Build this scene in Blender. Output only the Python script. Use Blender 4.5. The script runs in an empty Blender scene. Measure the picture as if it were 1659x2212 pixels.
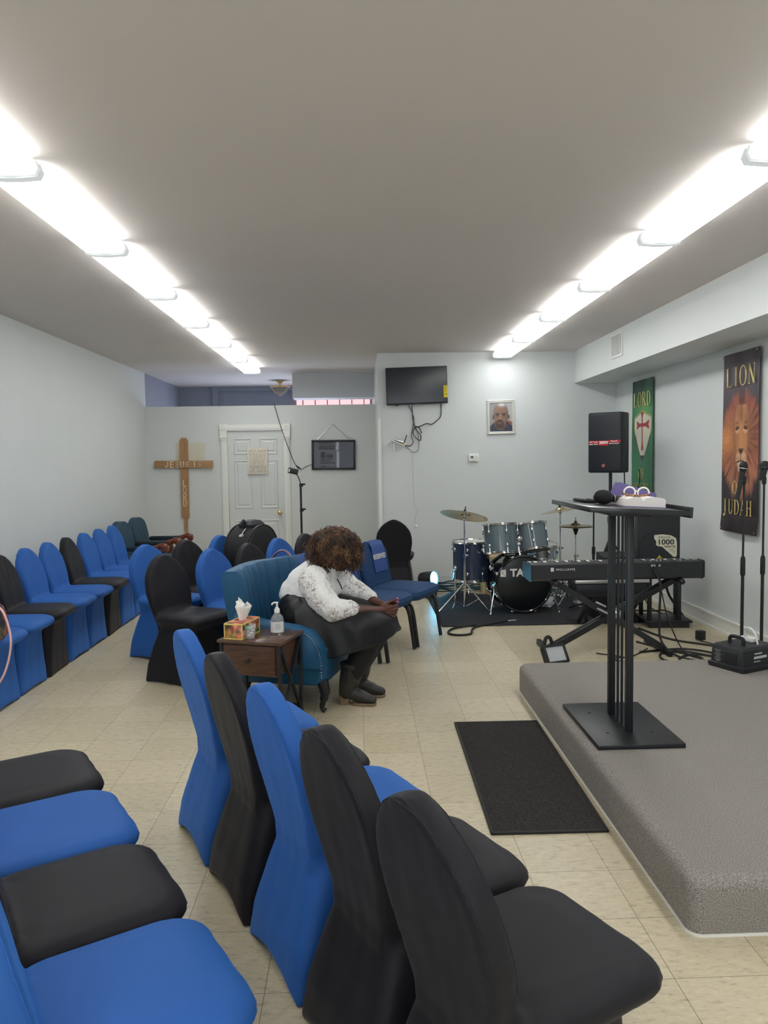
import bpy, bmesh, math, random
from mathutils import Vector, Matrix, noise
random.seed(7)
S = bpy.context.scene
COL = S.collection
PI = math.pi
R = math.radians
V = Vector

# ------------------------------------------------------------------ materials
def srgb(r, g, b):
    f = lambda c: (c/255/12.92) if c/255 <= .04045 else ((c/255+.055)/1.055)**2.4
    return (f(r), f(g), f(b), 1)

def mat(name, col, rough=.5, metal=0., spec=.5, sheen=0., coat=0., emit=None, estr=0., trans=0., ior=1.45, alpha=1.):
    m = bpy.data.materials.new(name); m.use_nodes = True
    b = m.node_tree.nodes['Principled BSDF']
    c = col if len(col) == 4 else (*col, 1)
    b.inputs['Base Color'].default_value = c
    b.inputs['Roughness'].default_value = rough
    b.inputs['Metallic'].default_value = metal
    b.inputs['Specular IOR Level'].default_value = spec
    b.inputs['IOR'].default_value = ior
    if sheen:
        b.inputs['Sheen Weight'].default_value = sheen
        b.inputs['Sheen Roughness'].default_value = .4
        b.inputs['Sheen Tint'].default_value = c
    if coat: b.inputs['Coat Weight'].default_value = coat
    if trans: b.inputs['Transmission Weight'].default_value = trans
    if alpha < 1: b.inputs['Alpha'].default_value = alpha
    if emit:
        b.inputs['Emission Color'].default_value = (*emit[:3], 1)
        b.inputs['Emission Strength'].default_value = estr
    return m

def nodes(m): return m.node_tree.nodes, m.node_tree.links, m.node_tree.nodes['Principled BSDF']

def ramp(nt, stops, interp='LINEAR'):
    r = nt.nodes.new('ShaderNodeValToRGB'); r.color_ramp.interpolation = interp
    e = r.color_ramp.elements
    while len(e) < len(stops): e.new(.5)
    for i, (p, c) in enumerate(stops):
        e[i].position = p; e[i].color = c if len(c) == 4 else (*c, 1)
    return r

def noisy(name, c1, c2, scale, rough=.6, detail=4, bump=0., bscale=None, stretch=None, **k):
    m = mat(name, c1, rough, **k); N, L, b = nodes(m)
    tc = N.new('ShaderNodeTexCoord'); src = tc.outputs['Object']
    if stretch:
        mp = N.new('ShaderNodeMapping'); mp.inputs['Scale'].default_value = stretch
        L.new(src, mp.inputs['Vector']); src = mp.outputs['Vector']
    n = N.new('ShaderNodeTexNoise'); n.inputs['Scale'].default_value = scale; n.inputs['Detail'].default_value = detail
    L.new(src, n.inputs['Vector'])
    r = ramp(m.node_tree, [(.3, c1), (.7, c2)])
    L.new(n.outputs['Fac'], r.inputs['Fac']); L.new(r.outputs['Color'], b.inputs['Base Color'])
    if bump:
        n2 = N.new('ShaderNodeTexNoise'); n2.inputs['Scale'].default_value = bscale or scale; n2.inputs['Detail'].default_value = 3
        L.new(src, n2.inputs['Vector'])
        bp = N.new('ShaderNodeBump'); bp.inputs['Strength'].default_value = bump; bp.inputs['Distance'].default_value = .004
        L.new(n2.outputs['Fac'], bp.inputs['Height']); L.new(bp.outputs['Normal'], b.inputs['Normal'])
    return m

def attr_mat(name, rough=.6):
    m = mat(name, (.5, .5, .5), rough); N, L, b = nodes(m)
    a = N.new('ShaderNodeVertexColor'); a.layer_name = 'print'
    L.new(a.outputs['Color'], b.inputs['Base Color'])
    return m

# ------------------------------------------------------------------ mesh building
class MB:
    def __init__(s): s.bm = bmesh.new()
    def _x(s, verts, M):
        if M is not None: bmesh.ops.transform(s.bm, matrix=M, verts=verts)
    def box(s, c, d, bev=0., M=None, seg=2, rot=None):
        r = bmesh.ops.create_cube(s.bm, size=1.)['verts']
        T = Matrix.Translation(c) @ (rot.to_4x4() if rot is not None else Matrix()) @ Matrix.Diagonal((d[0], d[1], d[2], 1))
        bmesh.ops.transform(s.bm, matrix=T, verts=r)
        if bev:
            ed = list({e for v in r for e in v.link_edges})
            o = bmesh.ops.bevel(s.bm, geom=ed, offset=bev, segments=seg, profile=.5, affect='EDGES')
            r = list({v for f in o['faces'] for v in f.verts} | {v for v in r if v.is_valid})
        s._x(r, M); return s
    def ring_loft(s, rings, cap0=True, cap1=True, closed=False, M=None):
        vs = [[s.bm.verts.new(p) for p in r] for r in rings]
        n = len(vs[0]); K = len(vs)
        for i in range(K if closed else K-1):
            a, b = vs[i], vs[(i+1) % K]
            for j in range(n):
                try: s.bm.faces.new((a[j], a[(j+1) % n], b[(j+1) % n], b[j]))
                except ValueError: pass
        if not closed:
            if cap0: s.bm.faces.new(vs[0][::-1])
            if cap1: s.bm.faces.new(vs[-1])
        s._x([v for r in vs for v in r], M); return s
    def grid(s, rows, M=None):
        vs = [[s.bm.verts.new(p) for p in r] for r in rows]
        for a, b in zip(vs, vs[1:]):
            for j in range(len(a)-1): s.bm.faces.new((a[j], a[j+1], b[j+1], b[j]))
        s._x([v for r in vs for v in r], M); return s
    def tube(s, pts, r, n=8, closed=False, M=None, flat=1.):
        pts = [V(p) for p in pts]; K = len(pts); rings = []
        rr = r if isinstance(r, (list, tuple)) else [r]*K
        up = None
        for i in range(K):
            a = pts[(i-1) % K] if (closed or i > 0) else pts[i]
            b = pts[(i+1) % K] if (closed or i < K-1) else pts[i]
            t = (b-a).normalized() if (b-a).length > 1e-9 else V((0, 0, 1))
            if up is None:
                up = V((0, 0, 1)) if abs(t.z) < .9 else V((1, 0, 0))
            x = t.cross(up)
            if x.length < 1e-4: x = t.cross(V((0, 1, 0)))
            x.normalize(); y = x.cross(t).normalized(); up = y
            rings.append([pts[i] + (x*math.cos(2*PI*j/n) + y*math.sin(2*PI*j/n)*flat)*rr[i] for j in range(n)])
        return s.ring_loft(rings, closed=closed, M=M)
    def cyl(s, p0, p1, r0, r1=None, n=16, M=None):
        return s.tube([p0, p1], [r0, r0 if r1 is None else r1], n, M=M)
    def bar(s, p0, p1, w, h, M=None):
        p0, p1 = V(p0), V(p1); t = (p1-p0).normalized()
        up = V((0, 0, 1)) if abs(t.z) < .95 else V((0, 1, 0))
        x = t.cross(up).normalized(); y = x.cross(t)
        rings = [[p + x*a*w/2 + y*b*h/2 for a, b in ((-1, -1), (1, -1), (1, 1), (-1, 1))] for p in (p0, p1)]
        return s.ring_loft(rings, M=M)
    def sph(s, c, r, sub=2, M=None, sc=(1, 1, 1), rot=None):
        q = bmesh.ops.create_icosphere(s.bm, subdivisions=sub, radius=1.)['verts']
        rr = (r, r, r) if not isinstance(r, (tuple, list)) else r
        T = Matrix.Translation(c) @ (rot.to_4x4() if rot is not None else Matrix()) @ Matrix.Diagonal((rr[0]*sc[0], rr[1]*sc[1], rr[2]*sc[2], 1))
        bmesh.ops.transform(s.bm, matrix=T, verts=q); s._x(q, M); return s
    def cap(s, p0, r0, p1, r1=None, n=14):
        r1 = r0 if r1 is None else r1
        s.sph(p0, r0); s.sph(p1, r1)
        if (V(p1)-V(p0)).length > 1e-5: s.tube([p0, p1], [r0*.98, r1*.98], n)
        return s
    def lathe(s, prof, n=32, M=None, cap=True):
        rings = [[(r*math.cos(2*PI*j/n), r*math.sin(2*PI*j/n), z) for j in range(n)] for r, z in prof]
        return s.ring_loft(rings, cap0=cap, cap1=cap, M=M)
    def prism(s, poly, d, M=None):
        """poly in local XY, extruded from z=0 to z=d"""
        a = [s.bm.verts.new((x, y, 0)) for x, y in poly]
        b = [s.bm.verts.new((x, y, d)) for x, y in poly]
        n = len(poly)
        s.bm.faces.new(a[::-1]); s.bm.faces.new(b)
        for i in range(n): s.bm.faces.new((a[i], a[(i+1) % n], b[(i+1) % n], b[i]))
        s._x(a+b, M); return s

def link(name, me, m=None, parent=None, loc=None, M=None):
    o = bpy.data.objects.new(name, me); COL.objects.link(o)
    if m is not None:
        me.materials.clear(); me.materials.append(m)
    if parent is not None: o.parent = parent
    if M is not None: o.matrix_local = M
    elif loc is not None: o.location = loc
    return o

def shade(bm, ang=35):
    bmesh.ops.recalc_face_normals(bm, faces=bm.faces)
    lim = R(ang)
    for f in bm.faces: f.smooth = True
    for e in bm.edges:
        if len(e.link_faces) == 2 and e.calc_face_angle(0) > lim: e.smooth = False

def obj(name, mb, m, parent=None, ang=35, loc=None, M=None):
    bm = mb.bm; shade(bm, ang)
    me = bpy.data.meshes.new(name); bm.to_mesh(me); bm.free()
    return link(name, me, m, parent, loc, M)

def evaluate(me, mods):
    """bake a list of (type, settings) modifiers into a new mesh"""
    o = bpy.data.objects.new('bake', me); COL.objects.link(o)
    for t, st in mods:
        md = o.modifiers.new(t, t)
        for k, v in st.items(): setattr(md, k, v)
    dg = bpy.context.evaluated_depsgraph_get()
    out = bpy.data.meshes.new_from_object(o.evaluated_get(dg))
    bpy.data.objects.remove(o); return out

def fused(mb, voxel, smooth=4, fac=.5):
    bm = mb.bm; bmesh.ops.recalc_face_normals(bm, faces=bm.faces)
    me = bpy.data.meshes.new('raw'); bm.to_mesh(me); bm.free()
    out = evaluate(me, [('REMESH', dict(mode='VOXEL', voxel_size=voxel, use_smooth_shade=True)),
                        ('SMOOTH', dict(factor=fac, iterations=smooth))])
    bpy.data.meshes.remove(me)
    for p in out.polygons: p.use_smooth = True
    return out

def tag(o, label=None, cat=None, group=None, kind=None):
    if label: o['label'] = label
    if cat: o['category'] = cat
    if group: o['group'] = group
    if kind: o['kind'] = kind
    return o

def thing(name, label, cat, loc=(0, 0, 0), rz=0., group=None):
    o = bpy.data.objects.new(name, None); COL.objects.link(o)
    o.empty_display_size = .1
    o.location = loc; o.rotation_euler = (0, 0, rz)
    return tag(o, label, cat, group)

def struct(name, mb, m, parent=None, ang=35):
    o = obj(name, mb, m, parent, ang)
    if parent is None: o['kind'] = 'structure'
    return o

def kids(o): return [c for c in o.children]

def dup(root, loc, rz, label, group=None):
    r = root.copy(); COL.objects.link(r); r.location = loc; r.rotation_euler = (0, 0, rz)
    r['label'] = label
    if group: r['group'] = group
    for ch in kids(root):
        c = ch.copy(); COL.objects.link(c); c.parent = r
        for g in kids(ch):
            d = g.copy(); COL.objects.link(d); d.parent = c
    return r

def text(body, size, m, parent, M, ext=.0008, bold=0., spacing=1., align='CENTER', sx=1., name='lettering', shear=0.):
    cu = bpy.data.curves.new('t', 'FONT'); cu.body = body; cu.size = size; cu.extrude = ext
    cu.align_x = align; cu.align_y = 'CENTER'; cu.offset = bold; cu.space_character = spacing; cu.shear = shear
    cu.resolution_u = 3
    o = bpy.data.objects.new('t', cu); COL.objects.link(o)
    dg = bpy.context.evaluated_depsgraph_get()
    me = bpy.data.meshes.new_from_object(o.evaluated_get(dg))
    bpy.data.objects.remove(o)
    if sx != 1.: me.transform(Matrix.Diagonal((sx, 1, 1, 1)))
    return link(name, me, m, parent, M=M)

def frame(o, x, y):
    """matrix with origin o, local x and y axes (z = x cross y)"""
    x = V(x).normalized(); y = V(y).normalized(); z = x.cross(y).normalized(); y = z.cross(x)
    return Matrix(((x.x, y.x, z.x, o[0]), (x.y, y.y, z.y, o[1]), (x.z, y.z, z.z, o[2]), (0, 0, 0, 1)))

def FY(x, y, z): return frame((x, y, z), (1, 0, 0), (0, 0, 1))      # print facing -Y
def FX(x, y, z): return frame((x, y, z), (0, -1, 0), (0, 0, 1))     # print facing -X

def smooth_path(pts, k=6):
    P = [V(p) for p in pts]; out = []
    for i in range(len(P)-1):
        p0 = P[max(i-1, 0)]; p1 = P[i]; p2 = P[i+1]; p3 = P[min(i+2, len(P)-1)]
        for j in range(k):
            t = j/k
            out.append(.5*((2*p1)+(p2-p0)*t+(2*p0-5*p1+4*p2-p3)*t*t+(3*p1-p0-3*p2+p3)*t**3))
    out.append(P[-1]); return out

def cable(pts, r, m, label, name='cable', cat='cable', n=6, k=6, group=None):
    o = obj(name, MB().tube(smooth_path(pts, k), r, n), m)
    return tag(o, label, cat, group)

def rrect(hw, y0, y1, r, n=6):
    """rounded rectangle ring, x in [-hw,hw], y in [y0,y1]"""
    r = min(r, hw*.98, (y1-y0)*.49); out = []
    for cx_, cy_, a0 in ((hw-r, y1-r, 0), (-hw+r, y1-r, 90), (-hw+r, y0+r, 180), (hw-r, y0+r, 270)):
        for i in range(n+1):
            a = R(a0+90*i/n); out.append((cx_+r*math.cos(a), cy_+r*math.sin(a)))
    return out

def painted(name, w, h, nx, ny, fn, m, parent=None, M=None, wob=None, thick=.0):
    """flat printed sheet, local x 0..w, y 0..h; fn(s,t)->linear rgb"""
    bm = bmesh.new(); lay = bm.loops.layers.float_color.new('print'); g = []
    for j in range(ny+1):
        row = []
        for i in range(nx+1):
            s, t = i/nx, j/ny
            row.append((bm.verts.new((s*w, t*h, wob(s, t) if wob else 0)), (s, t)))
        g.append(row)
    cache = {}
    for j in range(ny):
        for i in range(nx):
            q = (g[j][i], g[j][i+1], g[j+1][i+1], g[j+1][i])
            f = bm.faces.new([a[0] for a in q]); f.smooth = True
            for lp, a in zip(f.loops, q):
                c = cache.get(a[1])
                if c is None: c = cache[a[1]] = fn(*a[1])
                lp[lay] = (c[0], c[1], c[2], 1)
    me = bpy.data.meshes.new(name); bm.to_mesh(me); bm.free()
    if thick:
        me2 = evaluate(me, [('SOLIDIFY', dict(thickness=thick, offset=-1))]); me = me2
    return link(name, me, m, parent, M=M)

def lerp3(a, b, t): return tuple(a[i]+(b[i]-a[i])*t for i in range(3))
def sst(a, b, x):
    t = min(1, max(0, (x-a)/(b-a))); return t*t*(3-2*t)
# ------------------------------------------------------------------ palette
M_wall = noisy('wall_paint', srgb(207, 211, 211), srgb(211, 215, 215), 1.3, rough=.55, bump=.05, bscale=60)
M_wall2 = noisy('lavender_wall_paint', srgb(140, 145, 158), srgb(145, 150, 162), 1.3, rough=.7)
M_ceil = noisy('ceiling_paint', srgb(212, 205, 201), srgb(215, 208, 204), .8, rough=.75, bump=.04, bscale=40)
M_trim = mat('white_trim_paint', srgb(226, 226, 220), .35)
M_door = mat('grey_green_door_paint', srgb(208, 211, 209), .42)
M_black = mat('black_powder_coat', (.012, .013, .016), .42)
M_blackplastic = noisy('black_plastic', (.013, .014, .017), (.02, .021, .025), 80, rough=.5)
M_blackrub = mat('black_rubber', (.012, .012, .014), .6)
M_chrome = mat('chrome', (.75, .76, .78), .12, metal=1.)
M_steel = mat('brushed_steel', (.55, .56, .58), .3, metal=1.)
M_brass = mat('brass', (.72, .5, .2), .2, metal=1.)
M_white = mat('white_plastic', srgb(232, 232, 228), .35)
M_cream = mat('cream_paint', srgb(214, 206, 182), .6)
M_whiteprint = mat('white_print', srgb(225, 225, 222), .5)
M_dprint = mat('dark_print', (.015, .015, .018), .5)

def floor_mat():
    m = mat('vinyl_tile', (.5, .45, .35), .28); N, L, b = nodes(m); nt = m.node_tree
    tc = N.new('ShaderNodeTexCoord')
    mp = N.new('ShaderNodeMapping'); mp.inputs['Location'].default_value = (0, -.035, 0)
    L.new(tc.outputs['Object'], mp.inputs['Vector'])
    br = N.new('ShaderNodeTexBrick'); br.offset = 0; br.squash = 1
    for k, v in dict(Scale=1., **{'Mortar Size': .0011, 'Mortar Smooth': .25, 'Brick Width': .3048, 'Row Height': .3048}).items():
        br.inputs[k].default_value = v
    br.inputs['Color1'].default_value = srgb(203, 192, 166); br.inputs['Color2'].default_value = srgb(192, 181, 154)
    br.inputs['Mortar'].default_value = srgb(104, 92, 74); br.inputs['Bias'].default_value = 0
    L.new(mp.outputs['Vector'], br.inputs['Vector'])
    # flecks, stretched along the tile
    mp2 = N.new('ShaderNodeMapping'); mp2.inputs['Scale'].default_value = (22, 52, 1); mp2.inputs['Rotation'].default_value = (0, 0, .35)
    L.new(tc.outputs['Object'], mp2.inputs['Vector'])
    n1 = N.new('ShaderNodeTexNoise'); n1.inputs['Scale'].default_value = 1; n1.inputs['Detail'].default_value = 6; n1.inputs['Roughness'].default_value = .75
    L.new(mp2.outputs['Vector'], n1.inputs['Vector'])
    r1 = ramp(nt, [(.34, (.58, .53, .46, 1)), (.46, (.95, .94, .93, 1)), (.56, (1., 1., 1., 1)), (.68, (1.25, 1.24, 1.2, 1))])
    L.new(n1.outputs['Fac'], r1.inputs['Fac'])
    mx = N.new('ShaderNodeMix'); mx.data_type = 'RGBA'; mx.blend_type = 'MULTIPLY'; mx.inputs['Factor'].default_value = .8
    L.new(br.outputs['Color'], mx.inputs[6]); L.new(r1.outputs['Color'], mx.inputs[7])
    n2 = N.new('ShaderNodeTexNoise'); n2.inputs['Scale'].default_value = .9; n2.inputs['Detail'].default_value = 3
    L.new(tc.outputs['Object'], n2.inputs['Vector'])
    r2 = ramp(nt, [(.3, (.95, .945, .935, 1)), (.7, (1, 1, 1, 1))]); L.new(n2.outputs['Fac'], r2.inputs['Fac'])
    mx2 = N.new('ShaderNodeMix'); mx2.data_type = 'RGBA'; mx2.blend_type = 'MULTIPLY'; mx2.inputs['Factor'].default_value = 1
    L.new(mx.outputs[2], mx2.inputs[6]); L.new(r2.outputs['Color'], mx2.inputs[7])
    L.new(mx2.outputs[2], b.inputs['Base Color'])
    r3 = ramp(nt, [(.3, (.34, .34, .34, 1)), (.7, (.42, .42, .42, 1))]); L.new(n2.outputs['Fac'], r3.inputs['Fac'])
    L.new(r3.outputs['Color'], b.inputs['Roughness'])
    return m
M_floor = floor_mat()

# ------------------------------------------------------------------ shell
XL, XR, YF, YB, YP, YR, ZC = -3.06, 3.18, -2.8, 9.45, 11.15, 13.4, 2.86
def slab(x0, x1, y0, y1, z0, z1): return MB().box(((x0+x1)/2, (y0+y1)/2, (z0+z1)/2), (x1-x0, y1-y0, z1-z0))
struct('floor', slab(XL-.15, XR+.15, YF-.15, YR+.15, -.12, 0), M_floor)
struct('ceiling', slab(XL-.15, XR+.15, YF-.15, YR+.15, ZC, ZC+.12), M_ceil)
struct('wall_left', slab(XL-.15, XL, YF, YP+.1, 0, ZC), M_wall)
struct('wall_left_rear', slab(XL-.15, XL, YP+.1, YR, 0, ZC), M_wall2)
struct('wall_right', slab(XR, XR+.15, YF, YR, 0, ZC), M_wall)
struct('wall_back', slab(.24, XR, YB, YB+.12, 0, ZC), M_wall)
struct('wall_return', slab(.24, .36, YB+.12, YR, 0, ZC), M_wall)
# low partition wall with the cream patch of primer behind the cross
def patch_wall():
    m = mat('partition_paint', srgb(205, 208, 206), .55); N, L, b = nodes(m)
    tc = N.new('ShaderNodeTexCoord'); n = N.new('ShaderNodeTexNoise'); n.inputs['Scale'].default_value = 9
    L.new(tc.outputs['Object'], n.inputs['Vector'])
    sep = N.new('ShaderNodeSeparateXYZ'); L.new(tc.outputs['Object'], sep.inputs['Vector'])
    def mth(op, a, bb=None):
        k = N.new('ShaderNodeMath'); k.operation = op
        for i, q in enumerate((a, bb)):
            if q is None: continue
            if isinstance(q, (int, float)): k.inputs[i].default_value = q
            else: L.new(q, k.inputs[i])
        return k.outputs[0]
    wob = mth('MULTIPLY', mth('SUBTRACT', n.outputs['Fac'], .5), .09)
    dx = mth('SUBTRACT', mth('ABSOLUTE', mth('SUBTRACT', mth('ADD', sep.outputs['X'], wob), -2.42)), .215)
    dz = mth('SUBTRACT', mth('ABSOLUTE', mth('SUBTRACT', mth('ADD', sep.outputs['Z'], wob), 1.70)), .15)
    d = mth('MAXIMUM', dx, dz)
    r = ramp(m.node_tree, [(.49, srgb(204, 199, 180)), (.51, srgb(205, 208, 206))])
    L.new(mth('ADD', d, .5), r.inputs['Fac']); L.new(r.outputs['Color'], b.inputs['Base Color'])
    return m
DX0, DX1, DZ = -1.89, -1.083, 2.022
pw = MB()
for x0, x1, z0, z1 in ((XL, DX0, 0, 2.37), (DX1, .24, 0, 2.37), (DX0, DX1, DZ, 2.37)):
    pw.box(((x0+x1)/2, YP+.05, (z0+z1)/2), (x1-x0, .1, z1-z0))
struct('wall_partition', pw, patch_wall())
# rear room beyond the partition
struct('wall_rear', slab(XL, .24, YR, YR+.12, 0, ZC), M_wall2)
tr = MB(); tr.box((-1.3, YR-.03, 2.82), (2.4, .06, .08)); tr.box((-2.44, YR-.03, 1.4), (.11, .06, 2.76)); tr.box((-2.52, YR-.015, 1.4), (.03, .03, 2.8))
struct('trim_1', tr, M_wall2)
M_duct = noisy('grey_bulkhead_paint', srgb(186, 188, 188), srgb(190, 192, 192), 2, rough=.6)
struct('wall_bulkhead', slab(-.97, .24, 11.5, 11.9, 2.50, ZC), M_duct)
# high window at the rear, pink evening light through bars
M_pink = mat('pink_lit_glass', (.9, .55, .55), .4, emit=(1., .52, .53), estr=.9)
w2 = struct('window_2', slab(-1.06, .2, YR-.03, YR-.01, 2.35, 2.66), M_pink)
wf = MB()
for i in range(6): wf.box((-.95+.21*i, YR-.05, 2.5), (.014, .03, .33))
wf.box((-.43, YR-.05, 2.34), (1.3, .04, .03)); wf.box((-.43, YR-.05, 2.67), (1.3, .04, .03))
obj('window_bars', wf, mat('dark_bar_paint', (.09, .09, .11), .6), w2)
# added glowing pane that brightens the rear room, unseen below the partition top
fill_pane = struct('added_fill_pane', slab(-2.2, -.3, YR-.02, YR-.005, .9, 2.1), mat('fill_pane_glow', (.7, .75, .85), .3, emit=(.72, .80, 1.), estr=5.))
wf = MB(); wf.box((-1.25, YR-.03, 1.5), (.05, .04, 1.2)); wf.box((-1.25, YR-.03, .88), (2., .05, .05)); wf.box((-1.25, YR-.03, 2.12), (2., .05, .05)); obj('fill_pane_sash', wf, M_trim, fill_pane)
# soffit along the right wall
struct('wall_soffit', slab(2.66, XR, YF, YB, 2.47, ZC), M_wall)
# baseboards
bb = MB(); bb.box((XR-.008, (YF+YB)/2, .06), (.016, YB-YF, .12)); bb.box((XR-.011, (YF+YB)/2, .125), (.022, YB-YF, .018)); bb.box((XR-.014, (YF+YB)/2, .012), (.028, YB-YF, .024))
struct('baseboard_right', bb, M_trim)
struct('baseboard_back', slab(.25, XR-.02, YB-.015, YB, 0, .12), mat('grey_baseboard', srgb(196, 200, 202), .45))
struct('baseboard_left', slab(XL, XL+.012, YF, YP, 0, .09), mat('pale_baseboard', srgb(190, 194, 192), .5))
struct('trim_2', slab(.235, .275, YB-.02, YB+.002, 0, 2.07), M_trim)

# front wall behind the camera with the shop windows the daylight comes through
fw = MB()
WX0, WX1, WZ0, WZ1 = -2.4, 2.5, .55, 2.5
for x0, x1, z0, z1 in ((XL, WX0, 0, ZC), (WX1, XR, 0, ZC), (WX0, WX1, 0, WZ0), (WX0, WX1, WZ1, ZC)):
    fw.box(((x0+x1)/2, YF-.06, (z0+z1)/2), (x1-x0, .12, z1-z0))
struct('wall_front', fw, M_wall)
fr = MB()
for i in range(4): fr.box((WX0+(WX1-WX0)*i/3, YF-.06, (WZ0+WZ1)/2), (.06, .06, WZ1-WZ0))
fr.box(((WX0+WX1)/2, YF-.06, WZ0+.03), (WX1-WX0, .06, .06)); fr.box(((WX0+WX1)/2, YF-.06, WZ1-.03), (WX1-WX0, .06, .06))
w1 = struct('window_1', fr, M_steel)

# ------------------------------------------------------------------ door with fluted casing
door = thing('door_1', 'six panel door', 'door', ((DX0+DX1)/2, YP, 0)); del door['label'], door['category']; door['kind'] = 'structure'
dw = (DX1-DX0)/2
d = MB(); d.box((0, .03, DZ/2), (2*dw-.01, .04, DZ-.01))
def panel(mb, x, z, w, h):
    # raised field inside a sunk moulding
    y = .008
    rings = []
    for ins, yy in ((0, .0105), (.012, .0), (.035, .014), (.06, .003)):
        rings.append([(x-w/2+ins, yy, z-h/2+ins), (x+w/2-ins, yy, z-h/2+ins), (x+w/2-ins, yy, z+h/2-ins), (x-w/2+ins, yy, z+h/2-ins)])
    mb.ring_loft(rings, cap0=False, cap1=True)
for x in (-.185, .185):
    panel(d, x, 1.79, .26, .235); panel(d, x, 1.245, .26, .70); panel(d, x, .45, .26, .56)
obj('door_leaf', d, M_door, door, ang=12)
cs = MB()
for sx in (-1, 1):
    cs.box((sx*(dw+.042), -.012, .96), (.085, .024, 1.92)); cs.box((sx*(dw+.042), -.02, .96), (.05, .03, 1.9)); cs.box((sx*(dw+.042), -.023, .96), (.018, .036, 1.9))
    cs.box((sx*(dw+.046), -.02, 2.065), (.108, .045, .085)); cs.box((sx*(dw+.046), -.02, 1.965), (.1, .04, .11))
    cs.box((sx*(dw+.046), -.024, 1.925), (.108, .048, .014)); cs.box((sx*(dw+.046), -.024, 1.895), (.108, .048, .014))
    cs.lathe([(.03, 0), (.03, .006), (.02, .008), (.012, .004), (.008, .01)], 18, M=frame((sx*(dw+.046), -.042, 2.065), (1, 0, 0), (0, 0, 1)))
cs.box((0, -.012, 2.06), (2*dw, .026, .08)); cs.box((0, -.022, 2.06), (2*dw, .02, .04))
obj('door_casing', cs, M_trim, door)
k = MB(); k.lathe([(.032, 0), (.032, .006), (.012, .012), (.012, .03), (.022, .04), (.03, .055), (.027, .068), (.014, .076), (.001, .077)], 24, M=frame((dw-.075, .01, .83), (1, 0, 0), (0, 0, 1)))
obj('door_knob', k, M_brass, door)

# ------------------------------------------------------------------ ceiling lights
M_house = mat('white_enamel', srgb(215, 218, 216), .4)
LIGHT_W = 11.5
def diffuser_mat():
    m = mat('lit_acrylic_diffuser', (.85, .87, .86), .35); N, L, b = nodes(m)
    tc = N.new('ShaderNodeTexCoord'); sep = N.new('ShaderNodeSeparateXYZ'); L.new(tc.outputs['Object'], sep.inputs['Vector'])
    a = N.new('ShaderNodeMath'); a.operation = 'ABSOLUTE'; L.new(sep.outputs['X'], a.inputs[0])
    r = ramp(m.node_tree, [(0, (.45, .45, .45)), (.02, (.62, .62, .62)), (.045, (1.15, 1.15, 1.15)), (.085, (1.05, 1.05, 1.05)), (.112, (.42, .42, .42)), (.118, (.34, .34, .34))])
    L.new(a.outputs[0], r.inputs['Fac'])
    ml = N.new('ShaderNodeMath'); ml.operation = 'MULTIPLY'; ml.inputs[1].default_value = LIGHT_W
    L.new(r.outputs['Color'], ml.inputs[0])
    ay = N.new('ShaderNodeMath'); ay.operation = 'ABSOLUTE'; L.new(sep.outputs['Y'], ay.inputs[0])
    ry = ramp(m.node_tree, [(.50, (1, 1, 1)), (.56, (.4, .4, .4)), (.588, (.09, .09, .09))]); L.new(ay.outputs[0], ry.inputs['Fac'])
    m2 = N.new('ShaderNodeMath'); m2.operation = 'MULTIPLY'; L.new(ml.outputs[0], m2.inputs[0]); L.new(ry.outputs['Color'], m2.inputs[1])
    L.new(m2.outputs[0], b.inputs['Emission Strength'])
    b.inputs['Emission Color'].default_value = (.98, 1., .99, 1)
    return m
M_diff = diffuser_mat()
M_cap = mat('acrylic_end_cap', (.16, .165, .165), .5, emit=(.95, 1., .985), estr=.42)
def make_fixture(label):
    t = thing('ceiling_light', label, 'ceiling light', (0, 0, ZC), 0, 'fluorescent ceiling lights')
    L2 = .6
    h = MB(); h.box((0, 0, -.008), (.14, 2*L2-.02, .016))
    obj('housing', h, M_house, t)
    dm = MB(); sec = [(-.105, -.016), (-.118, -.05), (-.105, -.075), (-.03, -.08), (.03, -.08), (.105, -.075), (.118, -.05), (.105, -.016)]
    dm.ring_loft([[(x, y, z) for x, z in sec] for y in (-L2+.012, L2-.012)])
    obj('diffuser', dm, M_diff, t)
    for sy in (-1, 1):
        e = MB(); e.ring_loft([[(x*1.07, y, min(-.001, z*1.13)) for x, z in sec] for y in (sy*L2-sy*.012, sy*(L2-.001))])
        obj('end_cap', e, M_cap, t)
    return t
lf = None
def fixt(x, y, label):
    global lf
    if lf is None:
        lf = make_fixture(label); lf.location = (x, y, ZC)
    else: dup(lf, (x, y, ZC), 0, label)
ords = ['farthest', 'second from the far end', 'third from the far end', 'fourth from the far end', 'fifth from the far end', 'sixth from the far end', 'seventh from the far end', 'eighth from the far end', 'ninth from the far end', 'tenth from the far end', 'eleventh from the far end']
for i in range(11):
    fixt(-1.455, 10.74-.61-1.222*i, 'long white fluorescent light in the left row, %s' % ords[i])
for i in range(10):
    fixt(1.755, 9.37-.61-1.222*i, 'long white fluorescent light in the right row, %s' % ords[i])

# ------------------------------------------------------------------ vent on the soffit, glass lamp beyond the partition
t = thing('air_vent', 'white metal air vent on the soffit above the right wall', 'vent', (2.66, 7.88, 2.7))
v = MB(); v.box((-.006, 0, 0), (.012, .33, .25)); obj('frame', v, M_trim, t)
v = MB(); v.box((-.013, 0, 0), (.006, .27, .2))
obj('damper_plate', v, mat('grey_damper', srgb(176, 180, 182), .4), t)
v = MB()
for i in range(9): v.box((-.018, -.125+.031*i, 0), (.006, .003, .19))
v.box((-.02, -.06, -.02), (.008, .012, .012)); obj('slat', v, M_trim, t)

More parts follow.
